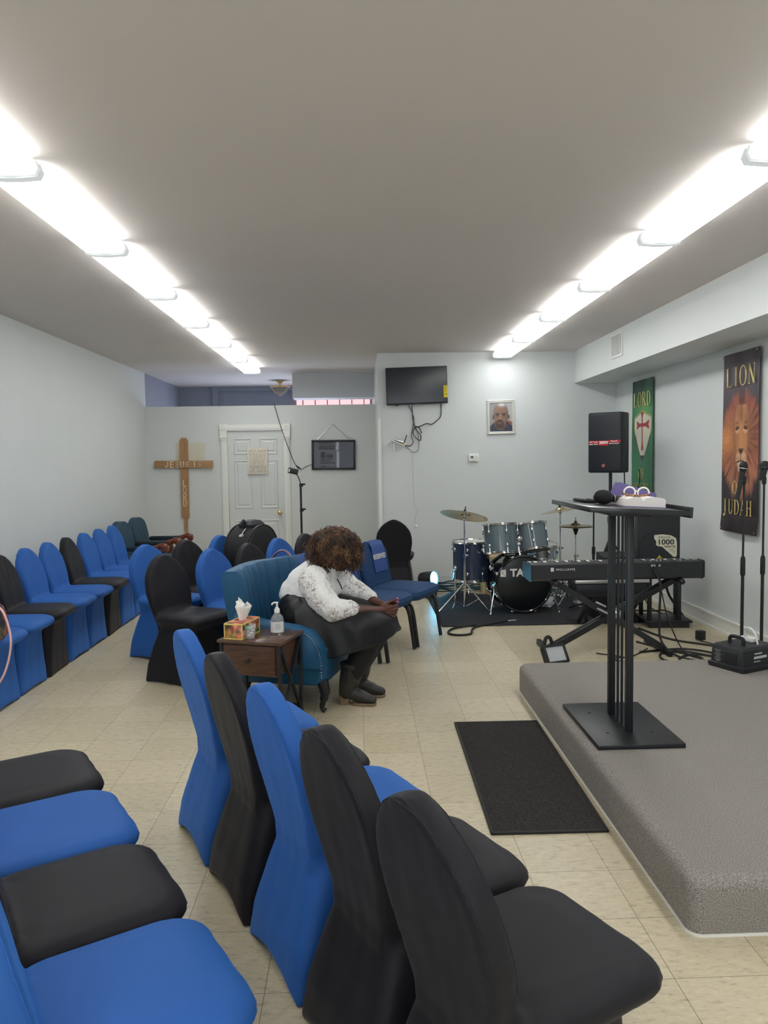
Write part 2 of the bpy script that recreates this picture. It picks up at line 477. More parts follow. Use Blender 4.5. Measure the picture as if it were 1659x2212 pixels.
t = thing('ceiling_lamp', 'brass and glass ceiling lamp beyond the low partition wall', 'lamp', (-1.25, 12.5, ZC))
l = MB(); l.lathe([(.05, 0), (.05, -.03), (.02, -.04), (.02, -.07), (.16, -.09), (.165, -.11)], 8); obj('brass_frame', l, M_brass, t, ang=20)
l = MB(); l.lathe([(.155, -.095), (.16, -.115), (.09, -.19), (.02, -.235), (.004, -.24)], 8); obj('glass_shade', l, mat('smoked_glass', (.5, .48, .45), .08, trans=.6), t, ang=10)
# ------------------------------------------------------------------ stretch-cover banquet chairs
def fabric(name, c1, c2, rough, sheen):
    m = noisy(name, c1, c2, 2.5, rough=rough, bump=.12, bscale=900, spec=.22)
    b = m.node_tree.nodes['Principled BSDF']
    b.inputs['Sheen Weight'].default_value = sheen; b.inputs['Sheen Roughness'].default_value = .45
    b.inputs['Sheen Tint'].default_value = lighter(c2)
    return m
def lighter(c): return tuple(min(1, q*3+.03) for q in c[:3])+(1,)
M_blue = fabric('royal_blue_spandex', (.022, .098, .345, 1), (.026, .108, .372, 1), .62, .4)
M_blk = fabric('black_spandex', (.0125, .0125, .0158, 1), (.0148, .0145, .0178, 1), .55, .5)

HW = [(.35, .150), (.40, .155), (.47, .176), (.54, .194), (.61, .203), (.66, .203), (.70, .199), (.745, .187), (.785, .166), (.82, .138), (.85, .104), (.874, .066), (.893, .018)]
def back_y(z): return -.145-.1*max(0, (z-.40))/.49-.01*max(0, (z-.6))/.3
def chair_mesh():
    mb = MB()
    def ring(z, hw, yb, yf, r): return [(x, y, z) for x, y in rrect(hw, yb, yf, r)]
    mb.ring_loft([ring(0, .213, -.262, .175, .035), ring(.12, .207, -.245, .172, .04), ring(.25, .19, -.208, .172, .05), ring(.34, .176, -.178, .176, .06),
                  ring(.39, .168, -.165, .184, .07), ring(.412, .185, -.165, .232, .08), ring(.43, .207, -.165, .258, .085), ring(.452, .217, -.17, .268, .09), ring(.472, .211, -.18, .258, .09),
                  ring(.488, .19, -.16, .232, .09), ring(.497, .14, -.12, .18, .09)])
    mb.ring_loft([[(x, y, z) for x, y in rrect(h, back_y(z)-.034, back_y(z)+.034, .02, 5)] for z, h in HW])
    me = fused(mb, .0105, 5, .5)
    for v in me.vertices:           # the hem arches up between the legs
        x, y, z = v.co
        if z < .22:
            k = (1-z/.22)
            ax = max(0, 1-(x/.2)**2); ay = max(0, 1-((y+.045)/.2)**2)
            back = sst(-.1, -.24, y); front = sst(.08, .16, y); side = sst(.12, .2, abs(x))
            v.co.z = z+k*(.05*ax*max(back, .3*front)+.02*ay*side)
            if abs(y+.045) > .17 or abs(x) > .16: v.co.z = max(v.co.z, .002)
    for v in me.vertices:           # slight tension folds of the stretched cloth
        q = v.co; n_ = V(v.normal)
        if abs(n_.z) < .8: v.co = q+n_*(noise.noise(V((q.x*17, q.y*17, q.z*2.6)))*.0026+noise.noise(V((q.x*6+q.z*5, q.y*6, q.z*9)))*.0016)
    return me
cm_blue = chair_mesh(); cm_black = cm_blue.copy()
from mathutils.bvhtree import BVHTree
bvh = BVHTree.FromPolygons([v.co.copy() for v in cm_blue.vertices], [tuple(p.vertices) for p in cm_blue.polygons])
def seam_mesh():
    mb = MB()
    for sgn in (-1, 1):
        pts = []
        zs = [.56, .62, .68, .72, .76, .80, .83, .852, .868]
        hw = {z: h for z, h in HW}
        def w(z):
            for (z0, h0), (z1, h1) in zip(HW, HW[1:]):
                if z0 <= z <= z1: return h0+(h1-h0)*(z-z0)/(z1-z0)
        L = [(-w(z)*.985, back_y(z)+sgn*.032, z) for z in zs]; Rr = [(-p[0], p[1], p[2]) for p in L[::-1]]
        pts = L+[(0, back_y(.88)+sgn*.027, .880)]+Rr
        pp = []
        for p in smooth_path(pts, 4):
            hit = bvh.find_nearest(p)
            pp.append(hit[0])
        mb.tube(pp, .0019, 5)
    return mb
def make_chair(me, m, lab, grp):
    t = thing('covered_chair', lab, 'chair', (0, 0, 0), 0, grp)
    link('stretch_cover', me, m, t)
    obj('seam', seam_mesh(), m, t)
    return t
protos = {}
def chair(x, y, ang, colour, lab, grp):
    rz = R(ang-90)
    if colour not in protos:
        p = make_chair(*((cm_blue, M_blue) if colour == 'blue' else (cm_black, M_blk)), lab, grp)
        p.location = (x, y, 0); p.rotation_euler.z = rz; protos[colour] = p; return p
    return dup(protos[colour], (x, y, 0), rz, lab, grp)

G = 'stretch covered chairs in the front row'
chair(-.488, 3.18, 27.4, 'blue', 'blue covered chair at the far end of the front centre row, its back to us', G)
chair(-.283, 2.79, 27.4, 'black', 'black covered chair between two blue ones in the front centre row', G)
chair(-.072, 2.395, 27.4, 'blue', 'blue covered chair with a shiny crease on its back, third along the front centre row', G)
chair(.128, 2.005, 27.4, 'black', 'tall black covered chair behind the nearest one, between blue chair and black chair', G)
chair(.325, 1.60, 27.4, 'black', 'nearest black covered chair with wide seat at the bottom right', G)
G = 'stretch covered chairs at the lower left'
chair(-1.205, 2.625, 31, 'black', 'black covered chair at the lower left, farthest of that row, only seat in view', G)
chair(-.978, 2.25, 31, 'blue', 'blue covered chair at the lower left between two black seats', G)
chair(-.753, 1.875, 31, 'black', 'black covered chair at the lower left between two blue seats', G)
chair(-.530, 1.505, 31, 'blue', 'blue covered chair at the lower left corner, nearest seat with its back in view', G)
G = 'stretch covered chairs against the left wall'
wx = -2.47
for y, c, l in ((4.94, 'blue', 'blue covered chair at the left edge of the photo, with the floral bag on it'),
                (5.385, 'blue', 'blue covered chair by the left wall, between the bag chair and the nearer black chair'),
                (5.83, 'black', 'nearer of the two black covered chairs against the left wall'),
                (6.275, 'blue', 'blue covered chair right behind the nearer black chair at the left wall'),
                (6.72, 'blue', 'blue covered chair right in front of the farther black chair at the left wall'),
                (7.165, 'black', 'farther of the two black covered chairs against the left wall'),
                (7.60, 'blue', 'blue covered chair right behind the farther black chair at the left wall'),
                (8.035, 'blue', 'middle one of three blue covered chairs before the teal armchairs at the left wall'),
                (8.47, 'blue', 'blue covered chair touching the nearer teal armchair at the left wall')):
    chair(wx, y, 2 if c == 'black' else -1, c, l, G)
G = 'stretch covered chairs in the middle rows'
for x, y, a, c, l in ((-1.243, 5.54, -30, 'black', 'black covered chair standing clear at the front left of the middle rows'),
                      (-.95, 5.86, -29, 'blue', 'blue covered chair with wrinkled top, just left of the teal velvet armchair'),
                      (-.715, 6.235, -29, 'black', 'black covered chair in front of the big round drum bag'),
                      (-.51, 6.62, -29, 'blue', 'blue covered chair right of the drum bag, above the velvet armchair back'),
                      (-.30, 7.0, -29, 'black', 'black covered chair behind the curly haired woman, below the phone stand'),
                      (-1.57, 6.25, -33, 'blue', 'blue covered chair at the left end of the middle rows, behind the black one'),
                      (-1.315, 6.61, -30, 'black', 'black covered chair below the wooden cross, behind the blue end chair'),
                      (-1.08, 6.985, -30, 'blue', 'blue covered chair left of the drum bag in the second middle row'),
                      (-.86, 7.36, -30, 'blue', 'blue covered chair mostly hidden behind the drum bag, below the door')):
    chair(x, y, a, c, l, G)
chair(.40, 8.86, 84, 'black', 'black covered chair standing alone by the back wall near the blue stage light', 'lone covered chair')

# ------------------------------------------------------------------ floral bag with pink strap on the leftmost chair
M_floral = mat('dark_floral_cloth', (.02, .02, .03), .6)
def floral(m, sc, cols):
    N, L, b = nodes(m); tc = N.new('ShaderNodeTexCoord'); vo = N.new('ShaderNodeTexVoronoi'); vo.inputs['Scale'].default_value = sc
    n = N.new('ShaderNodeTexNoise'); n.inputs['Scale'].default_value = sc*1.3; n.inputs['Detail'].default_value = 1
    ad = N.new('ShaderNodeMix'); ad.data_type = 'RGBA'; ad.blend_type = 'LINEAR_LIGHT'; ad.inputs['Factor'].default_value = .035
    L.new(tc.outputs['Object'], ad.inputs[6]); L.new(n.outputs['Color'], ad.inputs[7]); L.new(ad.outputs[2], vo.inputs['Vector'])
    wn = N.new('ShaderNodeTexWhiteNoise'); L.new(vo.outputs['Position'], wn.inputs['Vector'])
    r = ramp(m.node_tree, [(i/len(cols), c) for i, c in enumerate(cols)], 'CONSTANT'); L.new(wn.outputs['Value'], r.inputs['Fac'])
    rd = ramp(m.node_tree, [(.0, (.9, .75, .35)), (.16, (.9, .75, .35)), (.2, (1, 1, 1)), (.56, (1, 1, 1)), (.6, (0, 0, 0))], 'CONSTANT'); L.new(vo.outputs['Distance'], rd.inputs['Fac'])
    mk = N.new('ShaderNodeMix'); mk.data_type = 'RGBA'; mk.blend_type = 'MULTIPLY'; mk.inputs['Factor'].default_value = 1.
    L.new(r.outputs['Color'], mk.inputs[6]); L.new(rd.outputs['Color'], mk.inputs[7])
    ba = N.new('ShaderNodeMix'); ba.data_type = 'RGBA'; ba.blend_type = 'ADD'; ba.inputs['Factor'].default_value = 1.
    ba.inputs[7].default_value = cols[0] if len(cols[0]) == 4 else (*cols[0], 1)
    L.new(mk.outputs[2], ba.inputs[6]); L.new(ba.outputs[2], b.inputs['Base Color'])
floral(M_floral, 26, [(.014, .016, .022), (.02, .02, .025), (.25, .05, .05), (.02, .02, .03), (.09, .15, .06), (.016, .016, .02), (.3, .12, .08)])
t = thing('shoulder_bag', 'dark floral bag with a pink strap at the left edge of the photo', 'bag', (-2.325, 4.73, .495), R(0))
b = MB(); b.ring_loft([[(x, y, z) for x, y in rrect(w, -d, d, .05)] for z, w, d in ((0, .12, .05), (.03, .14, .07), (.12, .145, .075), (.2, .125, .06), (.235, .1, .03))])
obj('bag_body', b, M_floral, t)
b = MB(); b.tube(smooth_path([(.06, 0, .20), (.12, -.03, .205), (.165, -.05, .15), (.195, -.06, .03), (.185, -.06, -.08), (.15, -.06, -.19), (.11, -.06, -.26)], 8), .0065, 8)
obj('strap', b, mat('pink_leather', srgb(226, 178, 178), .4), t)

# ------------------------------------------------------------------ teal pulpit armchairs with carved wooden arms
M_tealw = noisy('worn_teal_upholstery', (.016, .045, .075, 1), (.028, .065, .098, 1), 14, rough=.75, sheen=.3)
M_ddrk = mat('dark_teal_piping', (.008, .02, .032), .7)
M_carved = noisy('carved_mahogany', (.10, .022, .010, 1), (.19, .05, .022, 1), 9, rough=.32, stretch=(1, 6, 1))
def make_pulpit(label):
    t = thing('upholstered_armchair', label, 'armchair', (0, 0, 0), 0, 'teal armchairs in the far left corner')
    s = MB(); s.ring_loft([[(x, y, z) for x, y in rrect(w, -.26, yf, .06)] for z, w, yf in ((.34, .25, .25), (.36, .27, .27), (.45, .275, .28), (.48, .26, .26), (.492, .2, .2))]); obj('seat', s, M_tealw, t)
    b = MB(); hw = [(.42, .25), (.5, .26), (.65, .262), (.76, .255), (.82, .225), (.86, .17), (.885, .1), (.893, .03)]
    b.ring_loft([[(x, y-.3-.11*(z-.42), z) for x, y in rrect(h, -.045, .045+.02*(1-abs(z-.65)/.3), .035)] for z, h in hw]); obj('backrest', b, M_tealw, t)
    for sx in (-1, 1):
        a = MB(); a.box((sx*.285, -.07, .60), (.07, .40, .055), .02); obj('arm_pad', a, M_ddrk, t)
        w = MB(); w.tube(smooth_path([(sx*.285, .11, .60), (sx*.285, .17, .615), (sx*.285, .22, .63), (sx*.285, .265, .615), (sx*.285, .262, .585), (sx*.285, .235, .58)], 5), [.03]*8+[.034]*8+[.03]*10, 10)
        w.sph((sx*.285, .245, .603), (.036, .034, .034)); w.sph((sx*.285, .15, .612), (.03, .03, .02))
        w.tube(smooth_path([(sx*.285, .15, .60), (sx*.285, .165, .54), (sx*.285, .145, .47), (sx*.28, .18, .40), (sx*.27, .22, .3)], 5), [.03, .028, .024, .02, .019, .018, .018, .02, .022, .024, .025, .024, .022, .02, .02, .02, .02, .02, .02, .02, .02], 10)
        obj('carved_arm', w, M_carved, t)
        for y in (-.24, .22):
            l = MB(); l.tube(smooth_path([(sx*.24, y, .35), (sx*.245, y*1.08, .2), (sx*.24, y*1.02, .06), (sx*.245, y*1.08, .0)], 4), [.03]*4+[.024]*4+[.02]*5, 10); obj('leg', l, M_carved, t)
    return t
p = make_pulpit('teal upholstered armchair with carved wooden arms, nearer of the corner pair'); p.location = (-2.46, 9.03, 0); p.rotation_euler.z = R(-92)
dup(p, (-2.46, 9.69, 0), R(-91), 'teal upholstered armchair with carved wooden arms, farther one in the corner')

# ------------------------------------------------------------------ blue church chairs with reserved covers
M_church = noisy('navy_blue_upholstery', (.006, .038, .112, 1), (.008, .046, .130, 1), 120, rough=.75, sheen=.25, bump=.1, bscale=700)
M_cloth = noisy('blue_cover_cloth', (.030, .075, .26, 1), (.034, .082, .28, 1), 20, rough=.7)
def make_church(label):
    t = thing('church_chair', label, 'chair', (0, 0, 0), 0, 'blue church chairs with reserved covers')
    s = MB(); s.ring_loft([[(x, y, z+.02*sst(-.1, .3, y)*0) for x, y in rrect(w, yb, yf, .07, 6)] for z, w, yb, yf in ((.385, .225, -.2, .235), (.392, .25, -.22, .262), (.43, .262, -.22, .28), (.46, .258, -.21, .272), (.478, .235, -.18, .24), (.486, .17, -.12, .17))]); obj('seat', s, M_church, t)
    b = MB(); hw = [(.44, .235), (.47, .245), (.62, .247), (.75, .243), (.80, .225), (.825, .19), (.835, .14)]
    def by(z): return -.235-.19*(z-.44)
    b.ring_loft([[(x, by(z)+y, z) for x, y in rrect(h, -.03, .045 if z < .8 else .03, .03, 5)] for z, h in hw]); obj('backrest', b, M_church, t)
    lb = MB(); lb.box((0, -.222, .475), (.47, .05, .08), .02, rot=Matrix.Rotation(R(10), 3, 'X')); obj('lumbar_band', lb, M_church, t)
    c = MB(); w = .115; x0 = -.055
    path = [(by(.58)+.05, .58), (by(.7)+.05, .7), (by(.8)+.049, .80), (by(.83)+.03, .838), (by(.83)-.02, .842), (by(.8)-.037, .81), (by(.7)-.035, .70), (by(.6)-.035, .60)]
    c.ring_loft([[(x0-w, y, z), (x0+w, y, z), (x0+w, y+dy, z+dz), (x0-w, y+dy, z+dz)] for (y, z), (dy, dz) in zip(path, [(.003, 0), (.003, 0), (.003, .001), (.002, .003), (-.002, .003), (-.003, 0), (-.003, 0), (-.003, 0)])])
    cv = obj('reserved_cover', c, M_cloth, t, ang=60)
    yy, zz = by(.70)+.0545, .71
    up = V((0, -.19, 1)).normalized()
    text('RESERVED', .06, M_whiteprint, cv, frame((x0, yy, zz), (-1, 0, 0), up), bold=.0014, spacing=1.1, sx=.8)
    for sx in (-1, 1):
        l = MB(); l.tube(smooth_path([(sx*.235, -.21, .385), (sx*.235, .1, .38), (sx*.235, .19, .36), (sx*.238, .225, .30), (sx*.24, .25, .15), (sx*.242, .27, .008)], 5), .0165, 8)
        obj('front_leg', l, M_blackrub, t)
        l = MB(); l.tube(smooth_path([(sx*.225, by(.8)-.045, .79), (sx*.228, by(.6)-.045, .6), (sx*.23, -.27, .42), (sx*.235, -.275, .3), (sx*.238, -.31, .008)], 5), .0145, 8)
        obj('rear_leg', l, M_blackrub, t)
    return t
fc = V((.875, -.485))
first = None
for (mx, my), l in (((.56, 6.50), 'blue church chair with a RESERVED cover, farthest right of the three'),
                    ((.295, 6.03), 'blue church chair behind the woman, middle of the three with RESERVED covers'),
                    ((.0, 5.60), 'blue church chair mostly hidden between velvet armchair and woman')):
    x, y = mx-.25*fc.x, my-.25*fc.y
    if first is None: first = make_church(l); first.location = (x, y, 0); first.rotation_euler.z = R(-29-90)
    else: dup(first, (x, y, 0), R(-29-90), l)
# ------------------------------------------------------------------ woman's frame: u forward, v to her left, z up
UF = V((.966, -.26, 0)).normalized(); VL = V((.26, .966, 0)).normalized(); W0 = V((-.02, 4.93, 0))
WM = frame(W0, UF, VL)          # local x=u, y=v, z=z
WROT = math.atan2(UF.y, UF.x)

# ------------------------------------------------------------------ teal velvet armchair
M_velvet = noisy('teal_velvet', (.006, .064, .150, 1), (.009, .088, .19, 1), 5, rough=.55, sheen=.6)
t = thing('velvet_armchair', 'teal velvet armchair with channel tufted back, the woman sits on it', 'armchair', W0, WROT)
# base and seat
b = MB(); b.ring_loft([[(x, y, z) for x, y in [(q[1], q[0]) for q in rrect(w, yb, yf, .05, 5)][::-1]] for z, w, yb, yf in ((.17, .32, -.70, -.155), (.19, .335, -.715, -.14), (.36, .345, -.72, -.125), (.40, .345, -.72, -.12), (.42, .33, -.70, -.135))])
for v in b.bm.verts: v.co.y += .02
obj('base', b, M_velvet, t)
s = MB(); s.ring_loft([[(q[1], q[0]+.02, z) for q in rrect(w, yb, yf, .06, 5)][::-1] for z, w, yb, yf in ((.415, .27, -.6, -.13), (.43, .285, -.62, -.11), (.47, .29, -.62, -.105), (.49, .275, -.6, -.125), (.497, .22, -.55, -.18))])
obj('seat_cushion', s, M_velvet, t)
# back: curved slab, channels are bulges across its inner face
def backrow(z, k):
    pts = []; n = 85
    for i in range(n+1):
        q = i/n                    # 0 near end .. 1 far end
        v = -.325+.76*q
        flare = 1+.10*sst(.5, .9, z)
        bow = -.70-.05*math.sin(PI*q)+.10*sst(.55, 1, q)-.12*(z-.45)
        ch = abs(math.sin(PI*q*8.))**.45
        top = .018 if z > .84 else .03
        pts.append((bow+.075+top*ch*k, v*flare, z))
    outer = []
    for i in range(n, -1, -6):
        q = i/n; v = -.325+.76*q; flare = 1+.10*sst(.5, .9, z)
        outer.append((-.70-.05*math.sin(PI*q)+.10*sst(.55, 1, q)-.12*(z-.45)-.05*k, v*flare, z))
    return pts+outer
b = MB(); rows = [backrow(z, k) for z, k in ((.40, 1), (.5, 1), (.6, 1), (.7, 1), (.78, 1), (.83, .95), (.862, .7), (.88, .25))]
b.ring_loft(rows); obj('channel_back', b, M_velvet, t, ang=70)
for sgn in (-1, 1):
    a = MB(); y0 = .35*sgn+.02
    prof = [(-.70, .62), (-.5, .575), (-.3, .55), (-.2, .52), (-.145, .45), (-.125, .36)]
    rings = []
    for u, z in prof:
        w = .055
        rings.append([(u, y0-w, .30), (u, y0-w, z-.02), (u, y0-w*.6, z), (u, y0+w*.6, z), (u, y0+w, z-.02), (u, y0+w, .30)])
    a.ring_loft(rings); ar = obj('arm', a, M_velvet, t, ang=50)
    nl = MB()
    pp = smooth_path([(-.32, y0-.056, .535), (-.22, y0-.057, .505), (-.165, y0-.057, .44), (-.14, y0-.057, .36), (-.137, y0-.05, .25)], 6)
    for p in pp: nl.sph(p, .0042, 1)
    obj('nailhead', nl, M_chrome, ar)['kind'] = 'stuff'
for u, v in ((-.17, -.28), (-.17, .31), (-.66, -.28), (-.66, .31)):
    l = MB(); s_ = 1 if u > -.4 else -1
    l.tube(smooth_path([(u, v, .2), (u+.02*s_, v, .14), (u+.012*s_, v, .08), (u-.0*s_, v, .03), (u+.022*s_, v, .006)], 4), [.036]*3+[.033]*3+[.026]*3+[.018]*3+[.015]*3+[.018, .016], 10); obj('leg', l, M_black, t)

# mauve strap of a bag slung over its back, beige handbag beside the woman
M_mauve = mat('mauve_leather', srgb(128, 100, 118), .5)
t = thing('mauve_bag', 'mauve bag hung by its strap over the velvet armchair back', 'bag', W0+UF*(-.69)+VL*.46, WROT)
b = MB(); b.tube(smooth_path([(.125, -.0, .64), (.1, .0, .8), (.04, 0, .905), (-.03, 0, .91), (-.1, .0, .82), (-.12, 0, .62), (-.115, 0, .5)], 6), .02, 8, flat=.35); obj('strap', b, M_mauve, t)
b = MB(); b.box((-.14, .0, .42), (.07, .2, .2), .03); obj('bag_body', b, M_mauve, t)
M_beige = mat('beige_leather', srgb(190, 178, 150), .45)
hb = V((-.105, 5.42, .49))
t = thing('handbag', 'beige handbag with round handle on the seat behind the woman', 'handbag', hb, R(-15))
b = MB(); b.ring_loft([[(x, y, z) for x, y in rrect(w, -d, d, .04)] for z, w, d in ((0, .115, .05), (.02, .125, .06), (.09, .12, .055), (.125, .1, .03))]); obj('bag_body', b, M_beige, t)
b = MB(); b.tube([(.10+.05*math.cos(a), -.01, .12+.058*math.sin(a)) for a in [2*PI*i/24 for i in range(24)]], .0135, 8, closed=True); b.box((.13, -.012, .065), (.07, .03, .025), .008); obj('handle', b, M_beige, t)

# ------------------------------------------------------------------ the woman
M_skin = noisy('dark_brown_skin', (.085, .032, .021, 1), (.105, .041, .027, 1), 30, rough=.45)
person = thing('person', 'woman with curly brown hair in white lace blouse and black skirt, bowed with clasped hands', 'person', W0, WROT)
B = MB()
# trunk, head, legs
B.cap((-.34, 0, .60), .145, (-.33, 0, .72), .13).cap((-.33, 0, .72), .13, (-.25, 0, .82), .115)
B.cap((-.25, -.12, .80), .085, (-.25, .12, .80), .085)
B.cap((-.215, 0, .86), .062, (-.165, 0, .93), .056)
hd = V((.64, 0, -.77)); hu = V((.77, 0, .64)); hc = V((-.125, 0, .985))
B.sph(hc, .096); B.sph(hc+hu*.03-hd*.01, .098)
B.cap(hc+hd*.045-hu*.03, .066, hc+hd*.055-hu*.085, .043)
B.cap(hc+hd*.085+hu*.015, .012, hc+hd*.113-hu*.025, .016)          # nose
for s in (-1, 1):
    B.sph(hc+hd*.102-hu*.03+V((0, s*.014, 0)), .0095)               # nostrils
    B.sph(hc+hd*.076+hu*.018+V((0, s*.033, 0)), .0165)              # closed eyes
    B.cap(hc+hd*.082+hu*.037+V((0, s*.018, 0)), .009, hc+hd*.07+hu*.036+V((0, s*.05, 0)), .008)   # brows
    B.cap(hc+V((0, s*.093, 0))+hu*.01, .016, hc+V((0, s*.093, 0))-hu*.03, .012)                    # ears
B.cap(hc+hd*.094-hu*.06+V((0, -.018, 0)), .009, hc+hd*.094-hu*.06+V((0, .018, 0)), .009)
B.cap(hc+hd*.091-hu*.075+V((0, -.014, 0)), .0095, hc+hd*.091-hu*.075+V((0, .014, 0)), .0095)
for s in (-1, 1):
    B.cap((-.32, s*.10, .58), .105, (.13, s*.10, .525), .072)
    B.cap((.13, s*.10, .52), .066, (.05, s*.095, .33), .06).cap((.05, s*.095, .33), .06, (-.035, s*.09, .12), .04)
    B.cap((-.035, s*.09, .07), .035, (.07, s*.09, .035), .03)
# arms
SH = {-1: V((-.245, -.165, .80)), 1: V((-.245, .165, .80))}
EL = {-1: V((-.115, -.235, .625)), 1: V((-.05, .225, .635))}
WR = {-1: V((.135, -.065, .607)), 1: V((.135, .06, .622))}
for s in (-1, 1):
    B.cap(SH[s], .07, EL[s], .05); m_ = EL[s].lerp(WR[s], .35)
    B.cap(EL[s], .05, m_, .045); B.cap(m_, .045, WR[s], .029)
# clasped hands
def P(u, v, z): return V((u, v, z))
for s in (-1, 1):
    B.cap(WR[s], .029, P(.165, s*.045, .605), .027)
    for i in range(4):                                             # palm rays
        z = (.631, .611, .590, .570)[i]+(.008 if s > 0 else -.004)
        B.cap(P(.165, s*.045, .612-.009*i), .016, P(.222-.004*i, s*.032, z), .0125)
        k0 = P(.222-.004*i, s*.032, z)
        L_ = (.92, 1., .95, .8)[i]
        k1 = k0+P(.030*L_, -s*.020, -.004); k2 = k1+P(.004, -s*.030*L_, -.004); k3 = k2+P(-.026*L_, -s*.010, -.003)
        B.cap(k0, .0115, k1, .0098); B.cap(k1, .0098, k2, .0088); B.cap(k2, .0088, k3, .0076)
    # thumb from the side of the palm near the wrist
    a = P(.172, s*.036, .63); b_ = P(.212, s*.018+(-.004 if s < 0 else .004), .652+(.006 if s < 0 else 0)); c_ = P(.252, s*.006+.004, .662+(.010 if s < 0 else -.014))
    B.cap(a, .0145, b_, .0105); B.cap(b_, .0105, c_, .008)
body = link('body', fused(B, .0042, 3, .45), M_skin, person)
# pink nails
M_nail = mat('pink_nail_polish', srgb(250, 120, 150), .25)
for s in (-1, 1):
    for i in range(4):
        z = (.631, .611, .590, .570)[i]+(.008 if s > 0 else -.004); L_ = (.92, 1., .95, .8)[i]
        k0 = P(.222-.004*i, s*.032, z); k1 = k0+P(.030*L_, -s*.020, -.004); k2 = k1+P(.004, -s*.030*L_, -.004); k3 = k2+P(-.026*L_, -s*.010, -.003)
        n_ = MB(); n_.sph(k3+P(-.005, -s*.0055, 0), (.0095, .0035, .0058), 2); obj('fingernail', n_, M_nail, body)
    c_ = P(.252, s*.006+.004, .662+(.010 if s < 0 else -.014)); n_ = MB(); n_.sph(c_+P(.006, -.003, .005), (.009, .005, .004), 2); obj('thumbnail', n_, M_nail, body)

# hair: a curly mass plus loose coils
M_hair = mat('curly_brown_hair', (.05, .02, .012), .55); N, L, bs = nodes(M_hair)
tc = N.new('ShaderNodeTexCoord'); n = N.new('ShaderNodeTexNoise'); n.inputs['Scale'].default_value = 16; n.inputs['Detail'].default_value = 5
L.new(tc.outputs['Object'], n.inputs['Vector']); r = ramp(M_hair.node_tree, [(.33, (.022, .012, .009)), (.5, (.075, .038, .024)), (.66, (.24, .125, .062))]); L.new(n.outputs['Fac'], r.inputs['Fac']); L.new(r.outputs['Color'], bs.inputs['Base Color'])
HC = V((-.155, 0, .985)); HR = V((.172, .168, .152))
def hair_r(d):
    k = 1.
    face = d.dot(V((.46, -.60, -.66)).normalized())
    k -= .58*sst(.80, .92, face)
    neck = d.dot(V((-.55, 0, -.83)))
    k -= .25*sst(.75, 1, neck)
    return k
hm = MB(); hm.sph((0, 0, 0), 1., 5)
for v in hm.bm.verts:
    d = v.co.normalized()
    nz = noise.noise(d*4.2)*.07+noise.noise(d*11)*.06+noise.noise(d*25)*.03
    k = hair_r(d)*(.93+nz)
    v.co = HC+V((d.x*HR.x*k, d.y*HR.y*k, d.z*HR.z*k))
hair = obj('hair', hm, M_hair, person, ang=180)
cl = MB(); rnd = random.Random(3)
for i in range(2600):
    d = V((rnd.gauss(0, 1), rnd.gauss(0, 1), rnd.gauss(0, 1))).normalized()
    if hair_r(d) < .75 or d.z < -.75: continue
    k = rnd.uniform(.88, 1.03)
    p = HC+V((d.x*HR.x, d.y*HR.y, d.z*HR.z))*k
    g = V((d.x*.5, d.y*.5, -1+.9*max(0, d.z)*0)); tdir = (g-d*g.dot(d)*.75+V((rnd.gauss(0, .35), rnd.gauss(0, .35), 0))).normalized()
    sd = tdir.cross(d).normalized(); o_ = sd.cross(tdir)
    ln = rnd.uniform(.04, .09); rr = rnd.uniform(.004, .009); tw = rnd.uniform(5, 9); ph = rnd.uniform(0, 6.3)
    K = 9; pts = [p+tdir*ln*j/K+(sd*math.cos(ph+tw*j/K)+o_*math.sin(ph+tw*j/K))*rr for j in range(K+1)]
    cl.tube(pts, [.0019]*K+[.0007], 3)
obj('curl', cl, M_hair, hair, ang=180)['kind'] = 'stuff'

# blouse
def lace_mat():
    m = mat('white_lace', (.8, .8, .79), .7); N, L, b = nodes(m); nt = m.node_tree
    tc = N.new('ShaderNodeTexCoord')
    n1 = N.new('ShaderNodeTexNoise'); n1.inputs['Scale'].default_value = 15; n1.inputs['Detail'].default_value = 1.5; L.new(tc.outputs['Object'], n1.inputs['Vector'])
    n2 = N.new('ShaderNodeTexNoise'); n2.inputs['Scale'].default_value = 75; n2.inputs['Detail'].default_value = 2; n2.inputs['Distortion'].default_value = 1.2; L.new(tc.outputs['Object'], n2.inputs['Vector'])
    r1 = ramp(nt, [(.40, (0, 0, 0)), (.60, (1, 1, 1))]); L.new(n1.outputs['Fac'], r1.inputs['Fac'])
    r2 = ramp(nt, [(.50, (0, 0, 0)), (.56, (1, 1, 1))]); L.new(n2.outputs['Fac'], r2.inputs['Fac'])
    mu = N.new('ShaderNodeMath'); mu.operation = 'MULTIPLY'; L.new(r1.outputs['Color'], mu.inputs[0]); L.new(r2.outputs['Color'], mu.inputs[1])
    r3 = ramp(nt, [(0, srgb(228, 228, 226)), (1, srgb(150, 132, 126))]); L.new(mu.outputs[0], r3.inputs['Fac']); L.new(r3.outputs['Color'], b.inputs['Base Color'])
    return m
M_lace = lace_mat()
M_blouse = noisy('white_blouse_cotton', srgb(226, 227, 228), srgb(232, 232, 232), 20, rough=.7, bump=.6, bscale=22)
T = MB()
T.cap((-.36, 0, .66), .16, (-.345, 0, .74), .15).cap((-.345, 0, .74), .15, (-.26, 0, .825), .128)
T.cap((-.25, -.13, .80), .1, (-.25, .13, .80), .1)
T.cap((-.27, 0, .86), .085, (-.2, 0, .875), .07)
T.cap((-.22, -.07, .74), .1, (-.22, .07, .74), .1)
T.cap((-.40, 0, .685), .14, (-.37, 0, .70), .14)
T.box((-.31, 0, .50), (.6, .6, .02))  # trimmed below
for v in list(T.bm.verts):
    pass
me = fused(T, .008, 8)
bm = bmesh.new(); bm.from_mesh(me)
